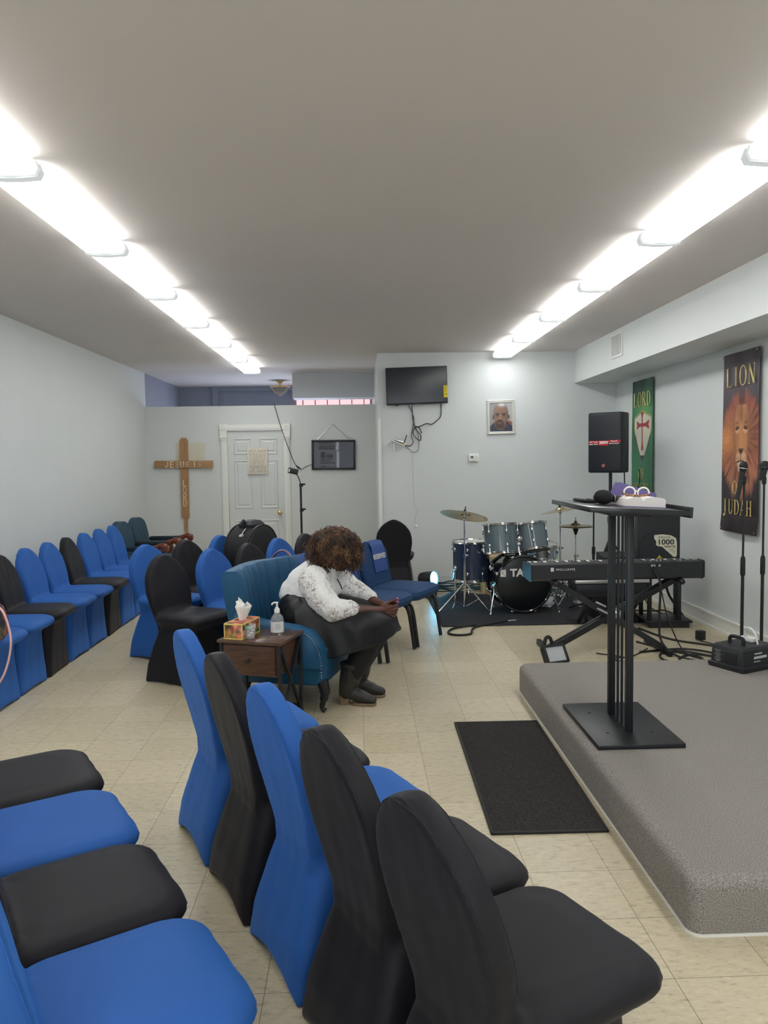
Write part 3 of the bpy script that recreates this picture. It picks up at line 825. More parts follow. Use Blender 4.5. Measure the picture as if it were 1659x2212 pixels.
bmesh.ops.bisect_plane(bm, geom=bm.verts[:]+bm.edges[:]+bm.faces[:], plane_co=(-.3, 0, .64), plane_no=(-.10, 0, -1), clear_outer=True)
bm.to_mesh(me); bm.free()
for p_ in me.polygons: p_.use_smooth = True
me = evaluate(me, [('SOLIDIFY', dict(thickness=.006, offset=-1))])
bl = link('blouse', me, M_blouse, person)
kh = MB(); kh.tube(smooth_path([(-.128, -.045, .80), (-.112, -.035, .765), (-.103, -.02, .73)], 5), .004, 6); obj('keyhole_opening', kh, M_dprint, bl)
for s in (-1, 1):
    A = MB(); e = EL[s]; w = WR[s]; c = e.lerp(w, .40); sh = SH[s]
    A.cap(sh+V((0, s*.0, .0)), .105, sh.lerp(e, .5)+V((0, s*.012, -.01)), .096); A.cap(sh.lerp(e, .5)+V((0, s*.012, -.01)), .096, e+V((.01, s*.0, .012)), .078)
    A.cap(e+V((.01, 0, .012)), .076, c+V((0, 0, .012)), .062); A.cap(c+V((0, 0, .012)), .06, c.lerp(w, .12)+V((0, 0, .008)), .05)
    sl = link('lace_sleeve', fused(A, .007, 7), M_lace, bl)
    for v in sl.data.vertices:
        q = v.co; v.co = q+v.normal*(noise.noise(q*22)*.006+noise.noise(q*48)*.003)

# skirt: hips, and a flared lap whose hem hangs lower on the near side
M_leather = noisy('black_leather', (.008, .0085, .010, 1), (.011, .0115, .013, 1), 60, rough=.46, bump=.12, bscale=160, spec=.35)
K = MB()
K.cap((-.38, -.05, .60), .15, (-.38, .05, .60), .15).cap((-.37, 0, .64), .155, (-.365, 0, .685), .15)
K.cap((-.36, -.11, .58), .125, (-.16, -.12, .56), .11).cap((-.36, .11, .58), .125, (-.16, .12, .56), .11)
mer = []   # (waist, lap, edge, mid, hem) from the near hip round the knees to the far hip
key = [((-.40, -.15, .68), (-.36, -.235, .61), (-.33, -.275, .52), (-.30, -.295, .46), (-.27, -.305, .40)),
       ((-.30, -.15, .69), (-.22, -.22, .625), (-.19, -.268, .53), (-.16, -.30, .44), (-.13, -.315, .352)),
       ((-.22, -.12, .69), (-.08, -.20, .622), (-.045, -.245, .545), (-.02, -.262, .46), (.0, -.272, .366)),
       ((-.20, -.08, .69), (.05, -.165, .615), (.10, -.215, .555), (.125, -.215, .48), (.145, -.205, .405)),
       ((-.20, -.03, .69), (.12, -.09, .61), (.205, -.11, .565), (.225, -.105, .51), (.243, -.10, .447)),
       ((-.20, .0, .69), (.12, 0, .60), (.218, 0, .565), (.24, 0, .515), (.264, 0, .468)),
       ((-.20, .03, .69), (.12, .09, .61), (.205, .11, .565), (.225, .115, .51), (.235, .12, .46)),
       ((-.20, .08, .69), (.04, .165, .615), (.09, .20, .555), (.11, .21, .49), (.12, .215, .43)),
       ((-.24, .12, .69), (-.1, .20, .62), (-.08, .24, .55), (-.06, .25, .5), (-.05, .255, .47)),
       ((-.38, .15, .69), (-.32, .225, .61), (-.3, .26, .54), (-.28, .265, .51), (-.27, .27, .50))]
cols_ = [smooth_path(c, 5) for c in key]                  # down each meridian
rows = [smooth_path([c[i] for c in cols_], 7) for i in range(len(cols_[0]))]
K2 = MB(); nr = len(rows)
for i, r_ in enumerate(rows):
    q = i/(nr-1)
    for k_, p_ in enumerate(r_):
        a = k_/(len(r_)-1)
        fold = (math.sin(a*26+1.8*q)*.016+math.sin(a*55-2*q)*.006)*sst(.2, .8, q)*sst(1., .75, a)*sst(0, .1, a)
        p_ += V((-.25, -1, .35)).normalized()*fold+V((0, 0, 1))*.006*math.sin(a*21-q*5)*(1-q)
K2.grid(rows)
bm = K2.bm; shade(bm, 75); me = bpy.data.meshes.new('lap'); bm.to_mesh(me); bm.free()
lap = evaluate(me, [('SOLIDIFY', dict(thickness=.006, offset=0)), ('SUBSURF', dict(levels=1, render_levels=1))])
bm = bmesh.new(); bm.from_mesh(fused(K, .009, 6)); bm.from_mesh(lap); me = bpy.data.meshes.new('skirt'); bm.to_mesh(me); bm.free()
for p_ in me.polygons: p_.use_smooth = True
sk = link('skirt', me, M_leather, person)
hemp = [V(p_)+V((0, 0, .012)) for p_ in rows[-1]]
hm_ = MB(); hm_.tube([p_+V((0, -.0035 if p_.y < 0 else .0035, 0)) for p_ in hemp], .0022, 5); obj('hem_stitching', hm_, M_leather, sk)
wb = MB(); ring = []
for i in range(40):
    a = 2*PI*i/40; ring.append((-.35+.15*math.cos(a), .15*math.sin(a), .672-.015*math.cos(a)))
wb.tube(ring, .012, 6, closed=True, flat=1.8); obj('waistband', wb, M_leather, sk)
# leggings and boots
M_legg = mat('black_leggings', (.008, .008, .011), .7)
for s in (-1, 1):
    Lg = MB(); Lg.cap((-.25, s*.10, .55), .085, (.125, s*.10, .505), .084); Lg.cap((.125, s*.10, .50), .084, (.06, s*.098, .36), .083).cap((.06, s*.098, .36), .083, (-.025, s*.092, .2), .066)
    link('legging', fused(Lg, .008, 5), M_legg, person)
M_boot = noisy('dark_grey_leather', (.022, .021, .019, 1), (.034, .033, .029, 1), 12, rough=.5, bump=.2, bscale=60)
M_heel = noisy('tan_stacked_heel', (.19, .13, .075, 1), (.25, .175, .105, 1), 40, rough=.6)
for s, du in ((-1, 0.), (1, .015)):
    o = V((du, s*.092, 0)); Q = MB()
    def rr(u, z, a, b): return [(o.x+u+a*math.cos(2*PI*j/16), o.y+b*math.sin(2*PI*j/16), z) for j in range(16)]
    Q.cap(o+V((-.028, 0, .225)), .073, o+V((-.05, 0, .13)), .064); Q.cap(o+V((-.05, 0, .13)), .064, o+V((-.062, 0, .08)), .055); Q.tube([o+V((-.022, 0, .245)), o+V((-.02, 0, .272))], [.078, .08], 24); Q.cap(o+V((-.04, 0, .165)), .07, o+V((-.036, 0, .185)), .07)
    Q.cap(o+V((-.06, 0, .085)), .046, o+V((.045, 0, .05)), .041); Q.cap(o+V((.03, 0, .05)), .041, o+V((.105, 0, .036)), .03)
    me = fused(Q, .006, 6)
    for v in me.vertices:
        if v.co.z < .016: v.co.z = .016
    bt = link('boot', me, M_boot, person)
    h = MB(); h.ring_loft([[(o.x+u_, o.y+v_, z) for v_, u_ in rrect(w_, a0, a1, .02)] for z, w_, a0, a1 in ((0.0, .032, -.108, -.045), (.03, .033, -.11, -.04), (.058, .036, -.113, -.03))]); obj('heel', h, M_heel, bt)
    h = MB(); h.ring_loft([[(o.x+u_, o.y+v_, z) for v_, u_ in rrect(.038, -.03, .132, .036)] for z in (.004, .016)]); h.bm.verts.ensure_lookup_table(); obj('sole', h, M_heel, bt)
# ------------------------------------------------------------------ carpeted platform and mats
def carpet(name, c1, c2, c3, sc):
    m = mat(name, c1, .95, spec=.1); N, L, b = nodes(m); nt = m.node_tree
    tc = N.new('ShaderNodeTexCoord'); n = N.new('ShaderNodeTexNoise'); n.inputs['Scale'].default_value = sc; n.inputs['Detail'].default_value = 3; L.new(tc.outputs['Object'], n.inputs['Vector'])
    r = ramp(nt, [(.34, c1), (.5, c2), (.66, c3)]); L.new(n.outputs['Fac'], r.inputs['Fac']); L.new(r.outputs['Color'], b.inputs['Base Color'])
    bp = N.new('ShaderNodeBump'); bp.inputs['Strength'].default_value = .5; bp.inputs['Distance'].default_value = .004; L.new(n.outputs['Fac'], bp.inputs['Height']); L.new(bp.outputs['Normal'], b.inputs['Normal'])
    return m
M_carpet = carpet('grey_brown_carpet', srgb(100, 96, 91), srgb(138, 133, 128), srgb(172, 166, 160), 300)
M_mat = carpet('black_floor_mat', srgb(42, 41, 40), srgb(55, 53, 52), srgb(70, 67, 65), 160)
PX0, PX1, PY0, PY1, PZ = 1.045, 3.14, 2.36, 5.06, .19
t = thing('stage_platform', 'low platform covered in grey brown carpet, at the right under the lectern', 'platform', ((PX0+PX1)/2, (PY0+PY1)/2, 0))
w, h = (PX1-PX0)/2, (PY1-PY0)/2
b = MB(); b.ring_loft([[(x, y, z) for x, y in rrect(w-i, -h+i, h-i, .045)] for z, i in ((.008, 0), (.145, 0), (.168, .004), (.182, .015), (.1885, .03), (.19, .045))]); obj('carpet', b, M_carpet, t)
b = MB(); b.ring_loft([[(x, y, z) for x, y in rrect(w+.004, -h-.004, h+.004, .05)] for z in (.0, .009)]); obj('base_edge', b, M_trim, t)
mt = MB(); mt.box((0, 0, .004), (.49, 1.36, .008), .003); 
o = obj('floor_mat', mt, M_mat, loc=(.772, 3.75, 0)); o.rotation_euler.z = R(-.6); tag(o, 'black rectangular floor mat beside the carpeted platform', 'mat')
e = MB()
for sx in (-1, 1): e.box((sx*.24, 0, .0055), (.012, 1.362, .011), .003)
for sy in (-1, 1): e.box((0, sy*.675, .0055), (.49, .012, .011), .003)
obj('mat_border', e, M_blackrub, o)

# ------------------------------------------------------------------ lectern
t = thing('lectern', 'black metal lectern with slanted top standing on the carpeted platform', 'lectern', (1.30, 3.79, PZ))
b = MB(); b.box((0, 0, .011), (.415, .63, .022), .003); bp_ = obj('base_plate', b, M_black, t)
b = MB()
for sx in (-1, 1):
    for sy in (-1, 1): b.sph((sx*.11, sy*.15, .022), (.008, .008, .004), 2)
obj('bolt', b, M_blackrub, bp_)
for y in (-.132, .132):
    b = MB(); b.box((0, y, .56), (.034, .034, 1.08), .004); obj('post', b, M_black, t)
for y in (-.03, .03):
    b = MB(); b.cyl((0, y, .02), (0, y, 1.1), .0065, n=10); obj('rod', b, M_black, t)
tilt = Matrix.Translation((-.03, 0, 1.105)) @ Matrix.Rotation(R(3.2), 4, 'Y')
b = MB(); b.box((0, 0, .012), (.46, .70, .024), .002, M=tilt); obj('top_board', b, mat('black_satin_board', (.014, .015, .018), .22), t)
b = MB(); b.box((.236, 0, .016), (.014, .70, .05), .002, M=tilt); obj('book_lip', b, M_black, t)
b = MB(); b.box((.02, 0, -.012), (.2, .36, .02), .002, M=tilt); obj('support_bracket', b, M_black, t)
LT = Matrix.Translation((1.30, 3.79, PZ)) @ tilt @ Matrix.Translation((0, 0, .0242))
def on_top(name, lab, cat, x, y, rz):
    o = thing(name, lab, cat); o.matrix_world = LT @ Matrix.Translation((x, y, 0)) @ Matrix.Rotation(R(rz), 4, 'Z'); return o
t = on_top('phone', 'black phone in a case lying on the left side of the lectern top', 'phone', -.10, .17, 5)
b = MB(); b.box((0, 0, .0085), (.078, .155, .015), .005); obj('case', b, M_blackrub, t)
b = MB(); b.box((0, 0, .0165), (.068, .143, .0015)); obj('screen', b, mat('dark_glass', (.008, .009, .012), .06), t)
t = on_top('microphone', 'black microphone with a cloth wrapped head lying on the lectern', 'microphone', -.045, -.01, 12)
b = MB(); b.tube([(.03, 0, .03), (.10, 0, .028), (.235, 0, .022)], [.019, .018, .014], 14); obj('handle', b, M_blackplastic, t)
b = MB(); b.sph((-.02, 0, .036), (.05, .04, .036), 3)
for v in b.bm.verts: v.co += v.co.normalized()*noise.noise(v.co*40)*.007*(1 if v.co.x < .02 else .3); v.co.z = max(v.co.z, .001)
obj('cloth_cover', b, mat('black_cotton', (.012, .012, .013), .9), t, ang=180)
b = MB(); b.tube([(.031, 0, .03), (.036, 0, .03)], .0205, 16); obj('ring', b, M_steel, t)
M_page = noisy('book_pages', srgb(222, 216, 212), srgb(232, 228, 224), 300, rough=.8, stretch=(1, 1, 60))
t = on_top('book', 'thick open book with white page edges and purple cover on the lectern', 'book', .085, -.06, -4)
b = MB()   # page block: two humps, spine along y
def hump(x0, x1, z): return [(x0+(x1-x0)*i/8, z*(math.sin(PI*(.08+.62*i/8))**.6)) for i in range(9)]
pr = [(.105, .002)]+[(.105, .040)]+[(.09, .047), (.05, .051), (.015, .046), (0, .028), (-.012, .044), (-.045, .047), (-.075, .036), (-.09, .012), (-.092, .002)]
b.ring_loft([[(x, y, z) for x, z in pr] for y in (-.115, .115)]); obj('page_block', b, M_page, t)
M_purple = mat('purple_leatherette', srgb(98, 88, 142), .5)
b = MB(); b.ring_loft([[(x, y, z) for x, z in ((.11, 0), (.11, .003), (-.095, .003), (-.095, 0))] for y in (-.122, .122)])
obj('cover', b, M_purple, t)
b = MB(); b.prism([(-.105, 0), (.115, 0), (.115, .052), (.108, .06), (-.07, .108), (-.095, .106), (-.118, .05)], .003, M=frame((.02, .125, .004), (1, 0, 0), (0, .12, 1))); obj('flap', b, M_purple, t)
M_wframe = mat('white_acetate', srgb(238, 234, 228), .25)
M_tort = noisy('tortoiseshell_acetate', (.03, .012, .008, 1), (.45, .2, .1, 1), 95, rough=.25, detail=1)
t = on_top('eyeglasses', 'white rimmed eyeglasses with tortoiseshell temples resting on the open book', 'eyeglasses', .085, -.02, -92)
for sy in (-1, 1):
    b = MB(); b.tube([(.035, sy*.034+.0275*math.cos(a), .066+.0255*math.sin(a)) for a in [2*PI*i/28 for i in range(28)]], .0042, 8, closed=True); obj('rim', b, M_wframe, t)
    b = MB(); b.tube(smooth_path([(.035, sy*.062, .069), (.03, sy*.066, .062), (.04, sy*.03, .054), (.043, -sy*.05, .053)], 4), .0035, 6); obj('temple', b, M_tort, t)
b = MB(); b.tube(smooth_path([(.035, -.066, .060), (.042, -.034, .049), (.043, 0, .051), (.042, .034, .049), (.035, .066, .060)], 4), .0058, 8); obj('lower_frame', b, M_tort, t)
b = MB(); b.tube(smooth_path([(.035, -.008, .071), (.033, 0, .074), (.035, .008, .071)], 3), .003, 6); obj('bridge', b, M_wframe, t)

# ------------------------------------------------------------------ fog machine on the platform
t = thing('fog_machine', 'black fog machine with carry handle at the right end of the platform', 'fog machine', (2.475, 4.845, PZ), R(-65))
b = MB(); b.ring_loft([[(x, y, z) for x, y in rrect(w, -d, d, .012, 3)] for z, w, d in ((.0, .135, .175), (.03, .138, .178), (.036, .122, .165), (.135, .118, .16), (.15, .105, .15))]); obj('case', b, M_blackplastic, t)
b = MB(); b.box((.035, -.166, .075), (.085, .006, .08), .003); obj('nozzle_recess', b, M_dprint, t)
b = MB()
for z, w in ((.112, .045), (.1, .03), (.086, .05), (.075, .03), (.064, .042), (.052, .05), (.043, .03)): b.box((-.065, -.1655, z), (w, .001, .006))
obj('printed_label', b, mat('grey_print', srgb(120, 120, 118), .6), t)
b = MB(); b.box((.121, -.02, .11), (.001, .07, .008)); b.box((.121, -.0, .085), (.001, .12, .016)); b.box((.121, -.03, .06), (.001, .06, .006)); obj('side_label', b, mat('pale_print', srgb(190, 195, 195), .6), t)
b = MB(); b.tube(smooth_path([(-.05, -.07, .148), (-.05, -.07, .185), (-.03, -.07, .198), (.03, -.07, .198), (.05, -.07, .185), (.05, -.07, .148)], 4), .012, 8); obj('handle', b, M_blackrub, t)
b = MB(); b.box((-.02, .07, .165), (.1, .06, .03), .008); obj('tank_cap', b, M_white, t)
b = MB(); b.tube(smooth_path([(-.03, .05, .17), (-.02, .03, .235), (.03, .02, .25), (.06, .03, .21), (.07, .04, .15)], 6), .006, 8); obj('fluid_tube', b, mat('clear_tube', (.8, .82, .82), .2), t)

# ------------------------------------------------------------------ microphone stands behind the platform
def mic_stand(x, y, top, label, mic):
    t = thing('microphone_stand', label, 'microphone stand', (x, y, 0))
    b = MB(); b.lathe([(.125, 0), (.13, .01), (.12, .022), (.03, .035), (.018, .06)], 32); obj('base', b, M_black, t)
    b = MB(); b.cyl((0, 0, .03), (0, 0, top*.58), .0115, n=14); obj('lower_tube', b, M_black, t)
    b = MB(); b.lathe([(.012, top*.50), (.017, top*.51), (.0165, top*.585), (.012, top*.60)], 14); obj('clutch', b, M_blackrub, t)
    b = MB(); b.cyl((0, 0, top*.57), (0, 0, top), .0075, n=12); obj('upper_tube', b, M_black, t)
    b = MB(); b.lathe([(.008, top-.05), (.014, top-.045), (.015, top), (.01, top+.012)], 12); b.tube([(0, 0, top), (-.02, -.01, top+.012)], .012, 10)
    b.tube([(-.028, -.012, top-.02), (-.018, -.012, top+.04)], [.019, .021], 12); obj('clip', b, M_blackrub, t)
    return t
t = mic_stand(2.705, 5.33, 1.40, 'black microphone stand behind the fog machine, holding a microphone', True)
m_ = thing('microphone', 'black handheld microphone clipped on the stand in front of the lion banner', 'microphone', (2.705, 5.33, 1.40))
b = MB(); a0, a1 = V((-.055, -.012, -.16)), V((-.018, -.012, .045)); b.tube([a0, a0.lerp(a1, .15), a0.lerp(a1, .2), a1], [.012, .014, .0155, .019], 14); obj('handle', b, M_blackplastic, m_)
b = MB(); ax = (a1-a0).normalized(); b.sph(a1+ax*.035, (.029, .029, .034), 3); b.tube([a1-ax*.005, a1+ax*.02], [.019, .0285], 16); obj('grille', b, M_blackrub, m_)
b = MB(); b.tube([a1+ax*.016, a1+ax*.02], .0295, 18); obj('band', b, M_steel, m_)
mic_stand(2.875, 5.38, 1.395, 'black microphone stand at the right edge of the photo', False)
m_ = thing('microphone', 'black microphone head at the right edge on the rightmost stand', 'microphone', (2.875, 5.38, 1.42))
b = MB(); b.sph((-.003, -.012, .06), (.037, .037, .034), 3); obj('grille', b, M_blackrub, m_)
b = MB(); b.tube([(-.02, -.012, -.02), (-.006, -.012, .045)], [.02, .026], 14); obj('handle', b, M_blackplastic, m_)
b = MB(); b.lathe([(.034, .035), (.0385, .04), (.0385, .05), (.036, .056)], 18, M=Matrix.Translation((-.003, -.012, 0))); obj('band', b, M_black, m_)

# ------------------------------------------------------------------ keyboard and its stand
t = thing('keyboard', 'long black digital piano on an X stand, its back towards us', 'keyboard', (2.04, 6.0, .585))
b = MB(); hl = .685
sec = [(0, .012), (.0, .125), (.012, .135), (.10, .135), (.12, .112), (.30, .1), (.31, .085), (.31, .0), (.04, -.008)]
b.ring_loft([[(x, y, z) for y, z in sec] for x in (-hl, hl)]); obj('body', b, M_blackplastic, t, ang=20)
for sx in (-1, 1):
    b = MB(); b.ring_loft([[(x, y, z) for y, z in ((-.004, .008), (-.004, .13), (.012, .14), (.11, .14), (.13, .125), (.315, .115), (.315, -.004), (.04, -.012))] for x in (sx*hl, sx*(hl+.012))]); obj('end_cheek', b, M_black, t)
M_key = mat('ivory_key', srgb(235, 232, 225), .25)
b = MB()
for i in range(52): b.box((-hl+.02+(2*hl-.04)*(i+.5)/52, .215, .112), (.0235, .15, .018), .002, seg=1)
k = obj('white_keys', b, M_key, t); k['label'] = 'row of ivory white keys'
b = MB()
for i in range(51):
    if i % 7 in (1, 4): continue
    b.box((-hl+.02+(2*hl-.04)*(i+1)/52, .19, .124), (.012, .095, .014), .002, seg=1)
obj('black_keys', b, M_black, t)
b = MB()
for x in (.28, .33, .36, .52): b.cyl((x, .05, .13), (x, .05, .147), .007, n=10)
obj('control_knob', b, M_steel, t)
text('WILLIAMS', .025, M_whiteprint, t, FY(-.50, -.0045, .088), spacing=1.15, align='LEFT', sx=1.25)
b = MB(); b.box((-.535, -.003, .089), (.008, .002, .03)); b.box((-.522, -.003, .089), (.012, .002, .03)); obj('logo_mark', b, M_whiteprint, t)
for x in (.27, .29, .33):
    b = MB(); b.cyl((x, -.008, .107), (x, .01, .107), .009, n=10); obj('socket', b, M_steel, t)

t = thing('keyboard_stand', 'black X shaped stand under the long digital piano', 'keyboard stand', (2.0, 6.05, 0))
for i, (p0, p1) in enumerate((((-.52, -.1, .045), (.55, .06, .565)), ((.39, -.12, .04), (-.46, .08, .565)))):
    for dy in (0, .05):
        b = MB(); b.bar((p0[0], p0[1]+dy, p0[2]), (p1[0], p1[1]+dy, p1[2]), .03, .045); obj('cross_bar', b, M_black, t)
    b = MB(); b.bar((p0[0], -.24, .022), (p0[0], .28, .022), .036, .04); obj('foot_bar', b, M_black, t)
    b = MB(); b.bar((p1[0], -.06, .567), (p1[0], .28, .567), .036, .028); b.sph((p1[0], -.065, .56), .024, 2); obj('support_arm', b, M_blackrub, t)
b = MB(); b.lathe([(.05, 0), (.05, .03), (.03, .05), (.02, .06)], 20, M=frame((.03, -.0, .30), (1, 0, 0), (0, 0, 1)))
b.cyl((-.14, -.055, .41), (-.06, -.055, .37), .009, n=8); b.cyl((-.13, -.055, .36), (.02, -.055, .28), .009, n=8); obj('locking_knob', b, M_steel, t)

t = thing('flood_light', 'small black flood lamp lying on the floor at the left foot of the keyboard stand', 'lamp', (1.455, 5.66, 0), R(20))
Mx = Matrix.Translation((0, 0, .085)) @ Matrix.Rotation(R(-32), 4, 'X')
b = MB(); b.box((0, .03, 0), (.19, .05, .145), .012, M=Mx); obj('housing', b, M_blackplastic, t)
b = MB()
for x, z, w, h in ((0, .065, .19, .018), (0, -.065, .19, .018), (-.087, 0, .018, .145), (.087, 0, .018, .145)): b.box((x, .0, z), (w, .022, h), .004, M=Mx)
obj('bezel', b, M_black, t)
b = MB(); b.box((0, .004, 0), (.16, .006, .112), M=Mx); obj('lens', b, mat('frosted_lens', srgb(176, 180, 184), .25), t)
b = MB(); b.tube(smooth_path([(-.075, .05, .13), (-.055, .05, .2), (-.02, .05, .2), (0, .05, .15)], 5), .014, 8); obj('handle', b, M_blackrub, t)

# ------------------------------------------------------------------ loudspeakers
t = thing('loudspeaker', 'big black loudspeaker with red 2000W stripe, high on a tripod', 'loudspeaker', (2.65, 8.05, 1.395), R(-38))
b = MB(); b.ring_loft([[(x, y, z) for x, z in [(q[0], q[1]) for q in rrect(w, .0, .625, .02, 3)]] for w, y in ((.175, -.165), (.185, -.15), (.185, .02), (.12, .17), (.11, .175))]); obj('cabinet', b, M_blackplastic, t)
M_grille = mat('black_mesh_grille', (.012, .014, .02), .55)
b = MB(); b.ring_loft([[(x, y, z) for x, z in rrect(w, .012+i, .613-i, .02, 3)] for w, y, i in ((.172, -.165, 0), (.172, -.175, 0), (.162, -.18, .01))]); g = obj('grille', b, M_grille, t)
M_red = mat('red_stripe', srgb(186, 30, 44), .5)
b = MB(); b.box((-.115, -.1812, .315), (.105, .0015, .024)); b.box((.105, -.1812, .325), (.125, .0015, .024)); b.box((-.01, -.1812, .308), (.1, .0015, .05))
b.box((0, -.1811, .322), (.33, .0012, .022)); st = obj('stripe', b, M_red, t)
text('2000W', .04, M_whiteprint, st, FY(-.008, -.1825, .312), bold=.0013, sx=.78)
text('DSP Tuning', .018, M_whiteprint, st, FY(-.115, -.1825, .321), bold=.0005); text('Built-in Mixer', .017, M_whiteprint, st, FY(-.115, -.1822, .297), bold=.0005)
text('Bluetooth', .018, M_whiteprint, st, FY(.10, -.1825, .327), bold=.0005); text('Sound Control', .017, M_whiteprint, st, FY(.10, -.1822, .303), bold=.0005)
b = MB(); b.lathe([(.019, 0), (.019, .003), (.014, .005)], 20, M=frame((-.01, -.181, .075), (1, 0, 0), (0, 0, 1))); obj('badge', b, mat('grey_red_badge', srgb(150, 90, 95), .4), t)
t = thing('speaker_stand', 'black tripod stand carrying the big loudspeaker', 'speaker stand', (2.65, 8.05, 0))
b = MB(); b.cyl((0, 0, .1), (0, 0, 1.41), .0175, n=14); obj('pole', b, M_black, t)
b = MB(); b.cyl((0, 0, .12), (0, 0, .9), .022, n=14); b.cyl((0, 0, .86), (0, 0, .93), .03, n=14); obj('sleeve', b, M_black, t)
for a in (95, 215, 335):
    b = MB(); c, s_ = math.cos(R(a)), math.sin(R(a)); b.bar((0, 0, .7), (.42*c, .42*s_, .02), .02, .02); b.bar((0, 0, .25), (.2*c, .2*s_, .38), .016, .012); obj('leg', b, M_black, t)
cable([(2.78, 8.0, 1.40), (2.79, 8.0, 1.1), (2.8, 8.02, .6), (2.83, 8.05, .02)], .006, M_blackrub, 'thin black cable hanging from the big loudspeaker, left one of the pair')
cable([(2.93, 7.98, 1.43), (2.935, 7.98, 1.3), (2.90, 8.0, .9), (2.9, 8.0, .02)], .006, M_blackrub, 'thin black cable hanging from the big loudspeaker, right one of the pair')

t = thing('loudspeaker', 'black floor loudspeaker with 1000 WATTS sticker on a low stand', 'loudspeaker', (2.735, 7.02, .505), R(-6))
b = MB(); b.ring_loft([[(x, y, z) for x, z in rrect(w, 0, h, .03, 4)] for w, y, h in ((.18, -.13, .55), (.186, -.12, .552), (.186, .0, .552), (.12, .15, .53))]); obj('cabinet', b, M_blackplastic, t)
M_horn = mat('dark_grey_horn', (.028, .03, .035), .35)
b = MB(); b.ring_loft([[(x, y, z) for x, z in q] for y, q in ((-.131, [(-.165, .365), (-.08, .46), (-.045, .52), (.045, .52), (.08, .46), (.165, .365), (.08, .39), (0, .398), (-.08, .39)]), (-.105, [(-.05, .42), (-.03, .45), (-.02, .47), (.02, .47), (.03, .45), (.05, .42), (.03, .42), (0, .42), (-.03, .42)]))], cap0=False); obj('horn', b, M_horn, t, ang=20)
b = MB(); arc = [(.17*math.cos(a), .19+.19*math.sin(a)*.98) for a in [PI*i/24 for i in range(25)]]
b.prism([(-.172, .02)]+[(-.172, .25)]+[(x, z) for x, z in [(-.15, .31), (-.1, .35), (0, .372), (.1, .35), (.15, .31)]]+[(.172, .25), (.172, .02)], .012, M=frame((0, -.131, 0), (1, 0, 0), (0, 0, 1))); g = obj('grille', b, M_grille, t)
M_stick = mat('cream_sticker', srgb(206, 204, 182), .5)
b = MB(); b.prism([(-.052, .31), (-.048, .338), (.02, .345), (.1, .335), (.142, .31), (.152, .27), (.152, .155), (.14, .137), (.122, .14), (.02, .232), (-.02, .238), (-.035, .25), (-.03, .278)], .0012, M=frame((0, -.1432, 0), (1, 0, 0), (0, 0, 1))); st = obj('sticker', b, M_stick, t)
text('1000', .066, M_dprint, st, FY(.052, -.1450, .272), bold=.0016, sx=1.15); text('WATTS', .024, M_dprint, st, FY(.09, -.1450, .231), bold=.0007, sx=1.2); text('EUROLIVE', .02, M_dprint, st, FY(.04, -.1450, .317), sx=1.2)
b = MB()
for i, z in enumerate((.21, .203, .196, .186, .177, .168)): b.box((.1+.006*i, -.1448, z), (.05-.004*i, .0008, .0025))
obj('fine_print', b, mat('grey_fine_print', srgb(130, 128, 118), .6), st)
b = MB(); b.prism([(-.04, .105), (.035, .105), (-.002, .155)], .0012, M=frame((0, -.1432, 0), (1, 0, 0), (0, 0, 1))); st = obj('warning_badge', b, mat('yellow_badge', srgb(200, 180, 40), .4), t)
b = MB(); b.box((-.002, -.1448, .115), (.045, .0008, .006)); b.box((-.002, -.1448, .13), (.01, .0008, .014)); obj('badge_print', b, mat('orange_print', srgb(150, 110, 25), .5), st)
t = thing('low_speaker_stand', 'low black four post stand under the 1000 WATTS loudspeaker', 'speaker stand', (2.80, 6.99, 0), R(-4))
for z, n_ in ((.055, 'base_plate'), (.492, 'top_plate')):
    b = MB(); b.box((0 if z < .1 else -.06, 0, z), (.42, .36, .022) if z < .1 else (.44, .34, .022), .004); obj(n_, b, M_black, t)
b = MB(); b.box((0, -.172, .028), (.36, .012, .055)); b.box((0, .172, .028), (.36, .012, .055)); obj('plinth', b, M_black, t)
for x, y in ((-.165, -.13), (-.165, .13), (.1, -.13), (.155, .12)):
    b = MB(); b.box((x, y, .27), (.034, .034, .43), .003); obj('post', b, M_black, t)

t = thing('keyboard_bench', 'black padded bench with shiny top edge behind the keyboard stand', 'bench', (2.27, 6.98, 0))
b = MB(); b.box((0, 0, .435), (.68, .32, .035), .008); obj('top_edge', b, M_steel, t)
b = MB(); b.box((0, 0, .355), (.66, .30, .13), .02); obj('cushion', b, mat('black_vinyl', (.012, .013, .018), .4), t)
for x in (-.2, .25):
    b = MB(); b.bar((x-.04, -.1, .3), (x+.04, .1, .012), .025, .025); b.bar((x+.04, -.1, .3), (x-.04, .1, .012), .025, .025); obj('leg', b, M_black, t)
t = thing('amplifier', 'black box amplifier on the floor left of the low speaker stand', 'amplifier', (2.42, 7.35, 0))
b = MB(); b.box((0, 0, .25), (.38, .25, .48), .012); obj('cabinet', b, M_blackplastic, t)
b = MB(); b.box((0, -.128, .22), (.33, .008, .36), .003); obj('grille_cloth', b, M_grille, t)
b = MB()
for x in (-.15, .15):
    for y in (-.09, .09): b.cyl((x, y, 0), (x, y, .014), .018, n=10)
obj('rubber_foot', b, M_blackrub, t)
t = thing('audio_mixer', 'small black mixer resting behind the keyboard left of the 1000 WATTS speaker', 'mixer', (2.47, 7.38, .49))
b = MB(); b.ring_loft([[(x, y, z) for y, z in ((-.12, 0), (-.12, .105), (.12, .135), (.12, 0))] for x in (-.14, .2)]); obj('case', b, M_blackplastic, t, ang=20)
b = MB(); b.box((-.08, -.122, .08), (.05, .004, .02)); obj('display', b, mat('blue_display', (.02, .06, .2), .3), t)
